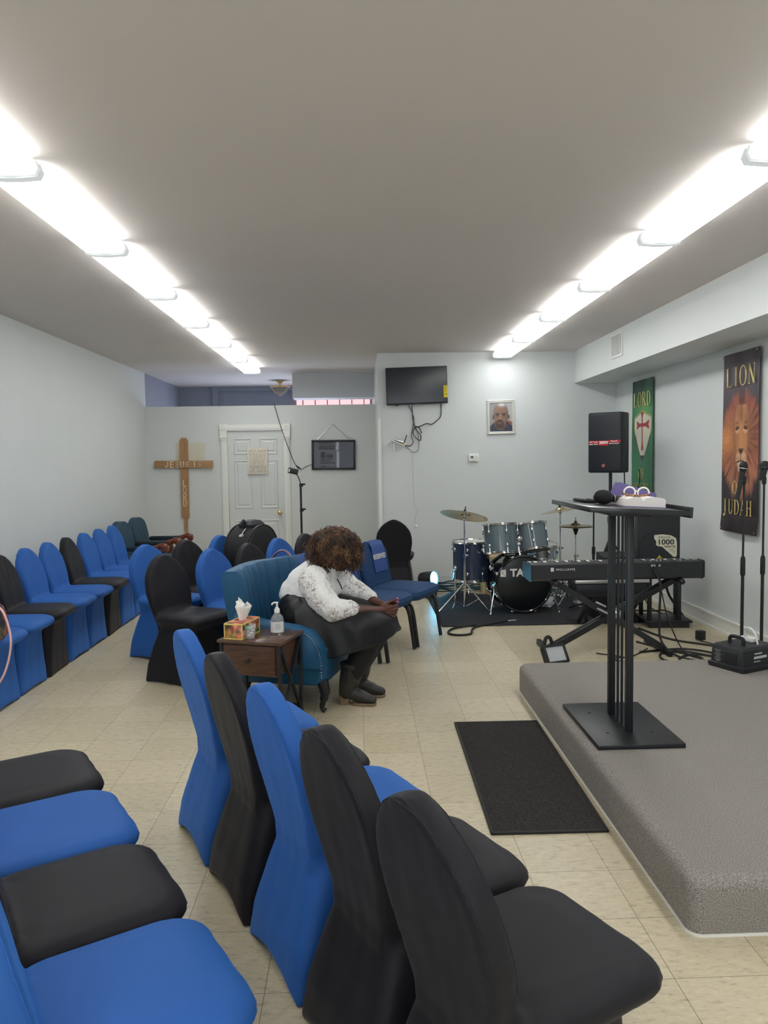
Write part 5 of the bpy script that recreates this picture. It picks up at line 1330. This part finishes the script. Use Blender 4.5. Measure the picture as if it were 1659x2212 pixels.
t = thing('wire_plug', 'small white plug at the end of the pale wire on the wall', 'plug', (.69, YB-.012, .75))
b = MB(); b.box((0, 0, 0), (.03, .02, .035), .004); obj('body', b, M_white, t)
t = thing('router', 'small white router with antenna on a tilted wall bracket', 'router', (.485, YB-.05, 1.775), 0)
t.rotation_euler.y = R(24)
b = MB(); b.box((0, 0, .018), (.11, .08, .028), .005); obj('case', b, M_steel, t)
b = MB(); b.box((.0, .0, -.012), (.17, .1, .012), .002); obj('bracket_shelf', b, M_white, t)
b = MB(); b.cyl((.065, 0, .02), (.055, -.0, .12), .006, n=8); obj('antenna', b, M_black, t)
b = MB(); b.box((.075, .0, .012), (.03, .05, .02), .003); obj('port', b, M_brass, t)
b = MB(); b.box((-.03, .03, -.07), (.018, .01, .09), .002, rot=Matrix.Rotation(R(-24), 3, 'Y')); obj('bracket_arm', b, M_white, t)

# ------------------------------------------------------------------ framed portrait, thermostat
def lin(r, g, b): return srgb(r, g, b)[:3]
def portrait(s, t):
    bg = lerp3(lin(150, 150, 152), lin(176, 176, 176), sst(0, 1, s+.3*noise.noise(V((s*3, t*3, 1)))))
    c = bg
    # chair back and dark jacket
    if t < .42-.5*(s-.78) and s > .78 and t > .2: c = lin(150, 96, 78)
    jk = .37-.9*max(0, abs(s-.5)-.22)**1.2
    if t < jk: c = lerp3(lin(50, 52, 66), lin(72, 76, 92), noise.noise(V((s*8, t*8, 4)))*.5+.5)
    # head
    hx, hy = (s-.50)/.325, (t-.60)/.40
    d = hx*hx+hy*hy
    jw = ((s-.47)/.27)**2+((t-.36)/.30)**2
    if d < 1 or jw < 1:
        dark, lite = lin(98, 74, 66), lin(160, 128, 112)
        k = .55-.5*hx*.3+.35*sst(.55, 1.0, t)-.3*sst(.5, 1.2, max(d, 0))
        c = lerp3(dark, lite, min(1, max(0, k+.12*noise.noise(V((s*9, t*9, 2))))))
        hl = math.exp(-((s-.54)/.16)**2-((t-.93)/.06)**2); c = lerp3(c, lin(214, 226, 228), min(1, hl))
        for ex in (.345, .625):
            e = ((s-ex)/.085)**2+((t-.555)/.028)**2
            if e < 1: c = lerp3(c, lin(52, 40, 38), .75*(1-e)+.2)
            br = ((s-ex)/.11)**2+((t-.62+.15*abs(s-ex))/.02)**2
            if br < 1: c = lin(60, 46, 42)
        ns = ((s-.455)/.085)**2+((t-.455)/.05)**2
        if ns < 1: c = lerp3(c, lin(176, 134, 116), .5)
        for nx in (.41, .50):
            if ((s-nx)/.03)**2+((t-.425)/.014)**2 < 1: c = lin(58, 42, 40)
        if t > .44 and t < .6 and abs(s-.46) < .03: c = lerp3(c, lin(172, 138, 124), .4)
        bd = ((s-.44)/.21)**2+((t-.25)/.17)**2
        if bd < 1 and not (((s-.43)/.10)**2+((t-.305)/.035)**2 < 1): c = lerp3(c, lin(62, 56, 56), .7*sst(1, .5, bd)+.1)
        if ((s-.43)/.10)**2+((t-.305)/.022)**2 < 1: c = lin(116, 78, 76)
        mu = ((s-.44)/.14)**2+((t-.37)/.025)**2
        if mu < 1: c = lin(64, 52, 50)
    for ex, w_ in ((.165, 1), (.845, 1)):
        if ((s-ex)/.035)**2+((t-.5)/.08)**2 < 1 and d >= 1: c = lin(98, 74, 64)
    return c
M_print = attr_mat('glossy_photo_print', .35)
t = thing('framed_portrait', 'framed photo portrait of a bald bearded man on the back wall', 'picture', (1.748, YB-.001, 2.067), 0)
t.rotation_euler.y = R(-.7)
w, h = .172, .208
b = MB()
for k, (x0, z0, x1, z1) in enumerate(((-w, h, w, h), (w, h, w, -h), (w, -h, -w, -h), (-w, -h, -w, h))):
    d = V((x1-x0, 0, z1-z0)).normalized(); n_ = V((d.z, 0, -d.x))*1.
    sec = [(0, 0), (0, .018), (.008, .024), (.018, .014), (.026, .016), (.034, .006), (.034, 0)]
    rings = []
    for e_, P_ in ((0, V((x0, 0, z0))), (1, V((x1, 0, z1)))):
        rings.append([P_+n_*a+d*(a if e_ == 0 else -a)+V((0, -q, 0)) for a, q in sec])
    b.ring_loft(rings)
obj('frame', b, mat('silver_white_frame', srgb(216, 216, 208), .35, metal=.3), t, ang=20)
painted('photo', 2*w-.06, 2*h-.06, 70, 90, portrait, M_print, t, M=frame((-w+.03, -.006, -h+.03), (1, 0, 0), (0, 0, 1)))
t = thing('thermostat', 'small white thermostat on the back wall below the portrait', 'thermostat', (1.405, YB, 1.575))
b = MB(); b.box((0, -.014, 0), (.128, .028, .095), .007); obj('case', b, M_white, t)
b = MB(); b.box((-.022, -.0285, .008), (.038, .002, .026)); obj('display', b, mat('lcd_grey', srgb(84, 92, 84), .3), t)
b = MB(); b.cyl((.035, -.026, .018), (.035, -.031, .018), .007, n=12); b.cyl((.035, -.026, -.008), (.035, -.031, -.008), .007, n=12); b.sph((-.005, -.028, -.033), (.008, .004, .006), 1); obj('button', b, mat('grey_button', srgb(180, 180, 170), .5), t)

# ------------------------------------------------------------------ banners
SER = {}
def serif(mb, ch, x, y, w, h):
    """narrow roman capitals from thick and thin strokes; returns nothing (mb in XY)"""
    T_, t_ = .17*w, .06*w; F = .045*h
    def rct(x0, y0, x1, y1): mb.prism([(x+x0*w, y+y0*h), (x+x1*w, y+y0*h), (x+x1*w, y+y1*h), (x+x0*w, y+y1*h)], .001)
    def ser(cx, yy, half=.17): rct(cx-half, yy-.02, cx+half, yy+.02)
    def diag(x0, y0, x1, y1, th): mb.prism([(x+(x0-th/2)*w, y+y0*h), (x+(x0+th/2)*w, y+y0*h), (x+(x1+th/2)*w, y+y1*h), (x+(x1-th/2)*w, y+y1*h)], .001)
    def arc(cx, cy, rx, ry, a0, a1, thick, thin):
        n = 24
        for i in range(n):
            q = []
            for a in (a0+(a1-a0)*i/n, a0+(a1-a0)*(i+1)/n):
                k = thin+(thick-thin)*abs(math.cos(R(a)))**1.5
                c, s = math.cos(R(a)), math.sin(R(a)); q.append(((x+(cx+rx*c)*w, y+(cy+ry*s)*h), (x+(cx+(rx-k)*c)*w, y+(cy+(ry-.05-.0*k)*s)*h)))
            mb.prism([q[0][0], q[1][0], q[1][1], q[0][1]], .001)
    if ch == 'I': x -= .19*w
    if ch == 'I': rct(.41, 0, .59, 1); ser(.5, .02); ser(.5, .98)
    elif ch == 'L': rct(.18, 0, .35, 1); ser(.26, .98); ser(.26, .02); rct(.2, 0, .92, .045); rct(.87, 0, .92, .2)
    elif ch == 'F': rct(.18, 0, .35, 1); ser(.26, .02); rct(.05, .955, .9, 1); rct(.85, .8, .9, 1); rct(.3, .5, .68, .545); rct(.64, .42, .68, .62)
    elif ch == 'H':
        for cx in (.2, .8): rct(cx-.085, 0, cx+.085, 1); ser(cx, .02); ser(cx, .98)
        rct(.25, .49, .75, .535)
    elif ch == 'N': rct(.14, 0, .2, 1); rct(.8, 0, .86, 1); diag(.16, 1, .83, 0, .2); ser(.17, .02, .13); ser(.83, .98, .13)
    elif ch == 'O': arc(.5, .5, .5, .52, 0, 360, .17, .05)
    elif ch == 'D': rct(.12, 0, .29, 1); ser(.2, .02, .18); ser(.2, .98, .18); arc(.35, .5, .6, .5, -90, 90, .17, .05)
    elif ch == 'R': rct(.12, 0, .29, 1); ser(.2, .02, .18); ser(.2, .98, .15); arc(.35, .74, .45, .26, -90, 90, .16, .05); diag(.45, .5, .88, 0, .2); rct(.75, 0, 1, .04)
    elif ch == 'U': rct(.14, .25, .31, 1); rct(.77, .25, .83, 1); ser(.22, .98); ser(.8, .98, .12); arc(.485, .28, .345, .29, 180, 360, .16, .05)
    elif ch == 'J': rct(.48, .1, .65, 1); ser(.56, .98); arc(.3, .05, .35, .25, 270, 360, .17, .05); arc(.3, -.1, .12, .1, 0, 360, .1, .08)
    elif ch == 'A': diag(.12, 0, .5, 1, .055); diag(.86, 0, .5, 1, .19); rct(.25, .32, .72, .365); ser(.12, .02, .13); ser(.86, .02, .16)
    elif ch == 'S': arc(.48, .74, .36, .26, 40, 270, .13, .06); arc(.52, .26, .38, .26, -140, 90, .13, .06)
    elif ch == 'T': rct(.41, 0, .59, 1); ser(.5, .02); rct(.05, .955, .95, 1); rct(.05, .82, .09, 1); rct(.91, .82, .95, 1)
def words(parent, m, items, M):
    for s, x, y, w, h, g in items:
        b = MB()
        for ch in s: serif(b, ch, x, y, w, h); x += w*(.62 if ch == 'I' else 1)+g
        obj('lettering', b, m, parent, M=M)
def lion(s, t, W=.6, H=1.5):
    """printed lion head: s across 0..1, t up 0..1"""
    x, y = (s-.54)*W, t*H
    n = lambda a, b_, k=0: noise.noise(V((x*a, y*b_, k)))
    bg = lerp3(lin(44, 36, 40), lin(72, 62, 70), sst(.2, 1.2, y)+.25*n(5, 3))
    c = bg
    cx, cy = 0., .78
    ang = math.atan2(x-cx, y-cy); rad = math.hypot((x-cx)/.37, (y-cy)/(.40 if y > cy else .50))
    strand = noise.noise(V((ang*9, rad*2.2, 7)))*.55+noise.noise(V((ang*24, rad*3, 2)))*.4
    edge = 1+.16*strand
    if rad < edge:
        hi = sst(.35, .9, y) if y < .8 else 1-.35*sst(.95, 1.2, y)
        mane = lerp3(lin(70, 42, 36), lin(186, 112, 84), min(1, max(0, .5+strand*.9)))
        side = sst(0.02, -.28, x)*math.exp(-((y-.78)/.14)**2)
        mane = lerp3(mane, lin(232, 158, 92), .6*side)
        if y > 1.02: mane = lerp3(mane, lin(158, 76, 62), .5)
        mane = lerp3(mane, lin(206, 150, 112), .45*sst(.62, .4, y)*max(0, .4+strand))
        top = sst(.08, .02, abs(x-.0))*sst(1.0, 1.1, y); mane = lerp3(mane, lin(58, 36, 34), .7*top)
        c = lerp3(mane, bg, sst(edge-.16, edge, rad)*.75)
    # face
    fw = .128 if y > .82 else .128-.14*(.82-y)
    if y > .93: fw = .128-.35*(y-.93)
    fd = abs(x)/max(.02, fw)
    if .555 < y < 1.06 and fd < 1.12:
        fur = lerp3(lin(142, 92, 62), lin(208, 146, 100), .5+.5*n(14, 6, 3)+.0)
        nose_ = sst(.05, .025, abs(x))*sst(.62, .70, y)*sst(1.0, .9, y); fur = lerp3(fur, lin(206, 142, 92), .5*nose_)
        shade_ = sst(.5, 1.1, fd); fur = lerp3(fur, lin(92, 50, 34), .55*shade_)
        mid = math.exp(-(x/.02)**2)*sst(.88, .95, y); fur = lerp3(fur, lin(84, 46, 34), .6*mid)
        c = lerp3(fur, c, sst(.9, 1.12, fd))
    for sx in (-1, 1):
        ex, ey = sx*.066, .868-.0*sx
        e = ((x-ex)/.027)**2+((y-ey+sx*.12*(x-ex))/.0125)**2
        e2 = ((x-ex+sx*.0)/.040)**2+((y-ey+.012)/.036)**2
        if e2 < 1 and y < ey+.004: c = lerp3(c, lin(222, 186, 150), .75*(1-e2)**.5)
        if e < 1.5: c = lin(48, 26, 22)
        if e < .6: c = lin(112, 70, 36)
        if ((x-ex)/.0085)**2+((y-ey)/.0095)**2 < 1: c = lin(18, 12, 12)
        if ((x-ex-.005)/.0025)**2+((y-ey-.004)/.0025)**2 < 1: c = lin(226, 216, 206)
        bl = ((x-ex*1.05)/.045)**2+((y-ey-.045)/.018)**2
        if bl < 1: c = lerp3(c, lin(96, 54, 36), .55*(1-bl))
    # muzzle, nose, mouth, chin
    mz = ((abs(x)-.04)/.062)**2+((y-.615)/.062)**2
    if mz < 1:
        c = lerp3(c, lin(212, 170, 134), .8*sst(1, .4, mz))
        if abs((y-.612)-.35*(abs(x)-.05)+.012*math.sin(abs(x)*170)) < .0035 and abs(x) > .025: c = lin(120, 84, 66)
    nz = abs(x)/.048-(y-.655)/.06
    if .655 < y < .703 and abs(x) < .044*(.35+.65*(y-.655)/.048): c = lerp3(lin(66, 44, 42), lin(120, 88, 84), sst(.685, .703, y))
    if abs(x) < .0045 and .60 < y < .66: c = lin(44, 26, 24)
    if abs(y-(.6-.22*abs(x)+.0)) < .006 and abs(x) < .085: c = lin(46, 28, 26)
    ch = (x/.05)**2+((y-.545)/.05)**2
    if ch < 1: c = lerp3(c, lin(226, 206, 184), .85*sst(1, .3, ch))
    return c
M_gold = noisy('gold_printed_letters', srgb(168, 132, 80), srgb(238, 224, 140), 6, rough=.5)
M_banner = attr_mat('printed_vinyl_banner', .42)
bw, bh, bz = .605, 1.497, .912
t = thing('banner', 'tall dark lion banner lettered LION OF JUDAH on the right wall', 'banner', (XR-.016, 6.60, bz))
wob = lambda s, q: .010+.012*math.sin(PI*s)*sst(.5, 0, q)+.012*sst(.12, 0, q)+.003*math.sin(s*11+q*5)
FB = frame((0, 0, 0), (0, -1, 0), (0, 0, 1))
painted('cloth', bw, bh, 130, 300, lambda s, q: lion(s, q, bw, bh), M_banner, t, M=FB, wob=wob, thick=.002)
words(t, M_gold, [('LION', .075, 1.215, .118, .16, .022), ('OF', .215, .325, .085, .105, .02), ('JUDAH', .045, .15, .090, .125, .012)], FB @ Matrix.Translation((0, 0, .026)))
b = MB()
for x, y in ((.02, .02), (bw-.02, .02), (.02, bh-.02), (bw-.02, bh-.02)): b.lathe([(.004, 0), (.009, 0), (.0095, .003), (.004, .003)], 14, cap=False, M=Matrix.Translation((x, y, .024)))
obj('grommet', b, M_steel, t, M=FB)

def shield_print(s, t, W=.62, H=1.5):
    x, y = (s-.52)*W, t*H
    g = lerp3(lin(28, 74, 56), lin(52, 132, 84), .5+.6*noise.noise(V((x*4, y*3, 5)))-.35*sst(1.1, 1.45, y))
    g = lerp3(g, lin(112, 170, 84), .6*math.exp(-((y-1.16)/.09)**2-((x-.05)/.18)**2))
    c = g
    # shield outline: kite
    top = 1.165-.28*abs(x)
    if y > .95: hw = .262
    else: hw = .262*max(0, (y-.60)/.35)**.62
    def inside(k):
        return y < top-.012*k and y > .60+.03*k and abs(x) < hw-.010*k
    if inside(0): c = lerp3(lin(30, 32, 28), lin(64, 66, 50), .5+.5*noise.noise(V((x*30, y*30, 0)))) if y < .88 else lin(150, 150, 84)
    if inside(2.): c = lerp3(lin(182, 180, 160), lin(212, 210, 192), .5+.5*noise.noise(V((x*6, y*6, 2))))
    # red cross with flared ends
    fl = lambda d: .022+.05*max(0, d)**2.2
    dv = (y-.90)
    a = (y-1.0)/.14 if y > 1.0 else (1.0-y)/.29
    if .715 < y < 1.14 and abs(x) < .021+.022*sst(.6, 1, a) and not (y < .735 and abs(x) < .018*(.735-y)/.02): c = lin(158, 40, 52)
    a2 = abs(x)/.185
    if abs(x) < .185 and abs(y-1.0) < .020+.030*sst(.5, 1, a2) and not (abs(x) > .17 and abs(y-1.0) < (abs(x)-.17)*1.2): c = lin(158, 40, 52)
    return c
t = thing('banner', 'green banner with red cross shield lettered LORD OF HOSTS on the right wall', 'banner', (XR-.016, 8.82, bz))
painted('cloth', .62, bh, 110, 260, shield_print, M_banner, t, M=FB, wob=lambda s, q: .010+.004*math.sin(s*9+q*4), thick=.002)
words(t, M_gold, [('LORD', .06, 1.2, .115, .16, .018), ('OF', .235, .40, .085, .11, .02), ('HOSTS', .06, .24, .085, .11, .016)], FB @ Matrix.Translation((0, 0, .018)))
# ------------------------------------------------------------------ side table with its things
M_walnut = noisy('dark_walnut', (.045, .020, .012, 1), (.105, .050, .030, 1), 7, rough=.35, stretch=(1.5, 1.5, 16), detail=6)
M_walnut2 = noisy('walnut_top', (.075, .042, .030, 1), (.12, .07, .05, 1), 7, rough=.22, stretch=(1.5, 16, 1.5), detail=6)
ca = V((.37, -.125, 0)).normalized()             # along the front edge, left to right
ta = math.atan2(ca.y, ca.x)
tc_ = V((-.595, 4.50, 0)); th_ = .54
t = thing('side_table', 'dark walnut side table with drawer and black X side frame', 'side table', tc_, ta)
b = MB(); b.box((0, 0, th_-.0085), (.40, .34, .017), .002); obj('table_top', b, M_walnut2, t)
b = MB(); b.box((-.005, .005, th_-.11), (.345, .30, .185), .002); cb = obj('drawer_box', b, M_walnut, t)
b = MB(); b.box((-.005, -.149, th_-.11), (.325, .016, .165), .002); b.box((-.005, -.147, th_-.196), (.345, .014, .012)); dr = obj('drawer', b, M_walnut, t)
b = MB(); b.lathe([(.006, 0), (.006, .012), (.014, .018), (.014, .024), (.008, .028)], 18, M=frame((-.005, -.157, th_-.11), (1, 0, 0), (0, 0, 1))); obj('knob', b, M_black, dr)
for sx in (-1, 1):
    for sy in (-1, 1):
        b = MB(); b.box((sx*.182, sy*.148, (th_-.017)/2), (.02, .02, th_-.017), .002); obj('leg', b, M_black, t)
    b = MB(); b.bar((sx*.184, -.14, th_-.03), (sx*.184, .14, .07), .012, .022); b.bar((sx*.184, .14, th_-.03), (sx*.184, -.14, .07), .012, .022); b.bar((sx*.182, -.14, .08), (sx*.182, .14, .08), .016, .016); obj('cross_brace', b, M_black, t)
b = MB(); b.box((0, 0, .095), (.35, .29, .012), .002); obj('lower_shelf', b, M_walnut, t)
TM = Matrix.Translation(tc_) @ Matrix.Rotation(ta, 4, 'Z')
def on_table(name, lab, cat, x, y, rz=0):
    o = thing(name, lab, cat); o.matrix_world = TM @ Matrix.Translation((x, y, th_)) @ Matrix.Rotation(R(rz), 4, 'Z'); return o
t = on_table('tissue_box', 'floral tissue box with yellow edges and a raised tissue on the side table', 'tissue box', -.108, -.03, 0)
M_tb = mat('floral_cardboard', (.02, .03, .025), .55)
floral(M_tb, 36, [(.006, .022, .016), (.85, .13, .05), (.10, .25, .07), (.95, .45, .12), (.9, .2, .14), (.008, .028, .02), (.95, .42, .42), (.85, .16, .08)])
b = MB(); b.box((0, 0, .045), (.115, .225, .09)); obj('carton', b, M_tb, t)
M_yedge = mat('pale_yellow_edge', srgb(232, 204, 118), .5); b = MB()
for sx in (-1, 1):
    for z in (.003, .087): b.box((sx*.056, 0, z), (.0045, .2265, .0075))
    for sy in (-1, 1): b.box((sx*.056, sy*.111, .045), (.0055, .0055, .091))
for sy in (-1, 1):
    for z in (.003, .087): b.box((0, sy*.1115, z), (.1165, .0045, .0075))
obj('yellow_edge', b, M_yedge, t)
b = MB(); rows = []
for j in range(9):
    z = .082+.118*j/8; q = j/8; row = []
    for i in range(33):
        a = 2*PI*i/32; k = .012+.040*q**.8; f = 1+.30*math.sin(5*a+q*2)*(.5+.5*q)+.1*math.sin(11*a)
        row.append((k*f*math.cos(a)*.9+.012*q, k*f*math.sin(a)*.75, z+.012*math.sin(3*a)*q-.014*q*math.cos(a)))
    rows.append(row)
b.grid(rows)
for q_ in [v for v in b.bm.verts if v.co.z > .185]: q_.co.x *= .75; q_.co.y *= .5
me = bpy.data.meshes.new('tissue'); shade(b.bm, 60); b.bm.to_mesh(me); b.bm.free(); me = evaluate(me, [('SOLIDIFY', dict(thickness=.0015))])
link('tissue', me, mat('white_tissue', srgb(240, 238, 235), .9), t)
t = on_table('sanitizer_bottle', 'clear pump bottle of hand sanitizer with white label on the side table', 'bottle', .075, .065, 0)
M_gel = mat('clear_sanitizer_gel', srgb(225, 225, 220), .08, trans=.75, ior=1.33)
b = MB(); b.lathe([(.034, 0), (.039, .004), (.0395, .075), (.036, .095), (.026, .112), (.016, .122), (.015, .126)], 32); bd_ = obj('bottle_body', b, M_gel, t)
b = MB(); b.ring_loft([[(.0402*math.cos(a), .0402*math.sin(a), z) for a in [R(188+7.5*i) for i in range(24)]]+[(.0398*math.cos(a), .0398*math.sin(a), z) for a in [R(188+7.5*i) for i in range(23, -1, -1)]] for z in (.012, .075)]); lb_ = obj('label', b, mat('white_label', srgb(222, 222, 222), .5), t)
b = MB()
for i, z in enumerate((.064, .059, .054, .049, .043, .038, .033)):
    pts = [(.0407*math.cos(R(a)), .0407*math.sin(R(a)), z) for a in range(275, 330-3*(i % 3), 6)]; b.tube(pts, .0007, 4)
obj('fine_print', b, mat('grey_label_print', srgb(130, 134, 138), .6), lb_)
b = MB(); b.lathe([(.0165, .124), (.0165, .146), (.011, .149), (.0105, .156), (.0055, .158), (.0055, .178), (.008, .182), (.007, .186)], 24); b.tube(smooth_path([(.008, 0, .183), (-.012, -.003, .184), (-.026, -.006, .178), (-.029, -.007, .170)], 4), .005, 8); b.cyl((0, 0, .125), (0, 0, .02), .003, n=8); obj('pump', b, M_white, t)
t = on_table('candy_cup', 'clear plastic cup of wrapped sweets beside the tissue box', 'cup', -.030, -.085, 0)
M_glass = mat('clear_plastic', (.9, .91, .91), .05, alpha=.22)
b = MB(); b.lathe([(.026, .001), (.037, .078), (.0355, .078), (.0247, .003)], 28, cap=False); b.lathe([(.026, 0), (.026, .002)], 28); obj('cup_wall', b, M_glass, t)
cols = [mat('silver_wrapper', srgb(190, 190, 192), .25, metal=.7), mat('white_wrapper', srgb(232, 232, 230), .5), mat('green_wrapper', srgb(40, 160, 132), .4)]
rnd = random.Random(11)
for i in range(13):
    z = .010+.0046*i; a = i*2.4; rr_ = .012 if i < 12 else .004
    c = cols[(0, 0, 1, 0, 0, 1, 0, 0, 1, 0, 2, 1, 2)[i]]
    o = thing('wrapped_sweet', 'small wrapped sweet in the clear cup on the side table', 'sweet', (0, 0, 0), 0, 'sweets in the cup')
    o.matrix_world = TM @ Matrix.Translation((-.030+rr_*math.cos(a), -.085+rr_*math.sin(a), th_+z)) @ Matrix.Rotation(rnd.uniform(0, 3), 4, 'Z') @ Matrix.Rotation(rnd.uniform(-.6, .6), 4, 'X')
    b = MB(); b.box((0, 0, 0), (.020, .013, .009), .002, seg=1); b.box((.013, 0, 0), (.008, .011, .002)); b.box((-.013, 0, 0), (.008, .011, .002)); obj('wrapper', b, c, o)

# ------------------------------------------------------------------ round padded drum bag across two chairs
M_nylon = noisy('black_nylon', (.012, .012, .014, 1), (.018, .018, .021, 1), 60, rough=.7, bump=.2, bscale=300)
t = thing('drum_bag', 'big black round padded drum bag lying across two covered chairs by the door', 'bag', (-1.0, 7.07, .5), R(-29-90))
b = MB(); Mz = Matrix.Translation((0, 0, .245)) @ Matrix.Rotation(R(90), 4, 'X')
b.lathe([(.17, -.15), (.224, -.14), (.241, -.12), (.245, 0), (.241, .12), (.224, .14), (.17, .15)], 48, M=Mz); obj('shell', b, M_nylon, t)
b = MB()
for y in (-.122, .122): b.tube([(.245*math.cos(2*PI*i/48), y, .245+.245*math.sin(2*PI*i/48)) for i in range(48)], .006, 6, closed=True)
obj('piping', b, M_black, t)
b = MB(); b.tube([(.251*math.cos(R(a)), .03, .245+.251*math.sin(R(a))) for a in range(40, 120, 6)], .003, 6); obj('zip', b, M_steel, t)
b = MB(); b.ring_loft([[(x, y, z) for x, y in rrect(w, -d, d, .04)] for z, w, d in ((.455, .10, .075), (.495, .115, .085), (.525, .09, .06), (.535, .04, .03))]); fl = obj('top_flap', b, mat('dark_grey_nylon', (.03, .033, .04), .6), t)
b = MB(); b.tube(smooth_path([(.10, .0, .505), (.14, .02, .535), (.16, .02, .505)], 5), .014, 8); obj('carry_handle', b, M_nylon, t)
text('CB', .035, M_whiteprint, t, frame((.192, .03, .405), (.0, -1, .0), (-.66, 0, .66)), bold=.001)
# ------------------------------------------------------------------ camera (height 1.555 m, level of a standing person)
f_, rho, th, ph = 1661., .015, .03113328, .06660219
Fw = V((math.sin(th)*math.cos(ph), math.cos(th)*math.cos(ph), -math.sin(ph)))
R0 = V((math.cos(th), -math.sin(th), 0)); U0 = R0.cross(Fw)
Rr = R0*math.cos(rho)-U0*math.sin(rho); Up = U0*math.cos(rho)+R0*math.sin(rho)
cam = bpy.data.cameras.new('camera'); co = bpy.data.objects.new('camera', cam); COL.objects.link(co)
cam.sensor_fit = 'HORIZONTAL'; cam.sensor_width = 36; cam.lens = 36*f_/1659; cam.clip_start = .05; cam.clip_end = 100
co.matrix_world = Matrix(((Rr.x, Up.x, -Fw.x, 0), (Rr.y, Up.y, -Fw.y, 0), (Rr.z, Up.z, -Fw.z, 1.555), (0, 0, 0, 1)))
S.camera = co

# ------------------------------------------------------------------ daylight through the shop windows behind the camera
w = bpy.data.worlds.new('sky'); S.world = w; w.use_nodes = True
bg = w.node_tree.nodes['Background']; bg.inputs['Color'].default_value = (.88, .94, 1., 1); bg.inputs['Strength'].default_value = 2.6
al = bpy.data.lights.new('window_portal', 'AREA'); al.shape = 'RECTANGLE'; al.size = WX1-WX0; al.size_y = WZ1-WZ0; al.cycles.is_portal = True
ao = bpy.data.objects.new('window_portal', al); COL.objects.link(ao); ao.location = ((WX0+WX1)/2, YF-.13, (WZ0+WZ1)/2); ao.rotation_euler = (R(-90), 0, PI)
ao.rotation_euler = (R(90), 0, 0)

S.view_settings.view_transform = 'Standard'; S.view_settings.look = 'None'; S.view_settings.gamma = 1; S.view_settings.use_curve_mapping = False
S.view_settings.exposure = .27
S.cycles.use_denoising = True
S.cycles.max_bounces = 8; S.cycles.diffuse_bounces = 5; S.cycles.glossy_bounces = 4; S.cycles.transmission_bounces = 6
S.cycles.sample_clamp_indirect = 6
S.cycles.caustics_reflective = False; S.cycles.caustics_refractive = False
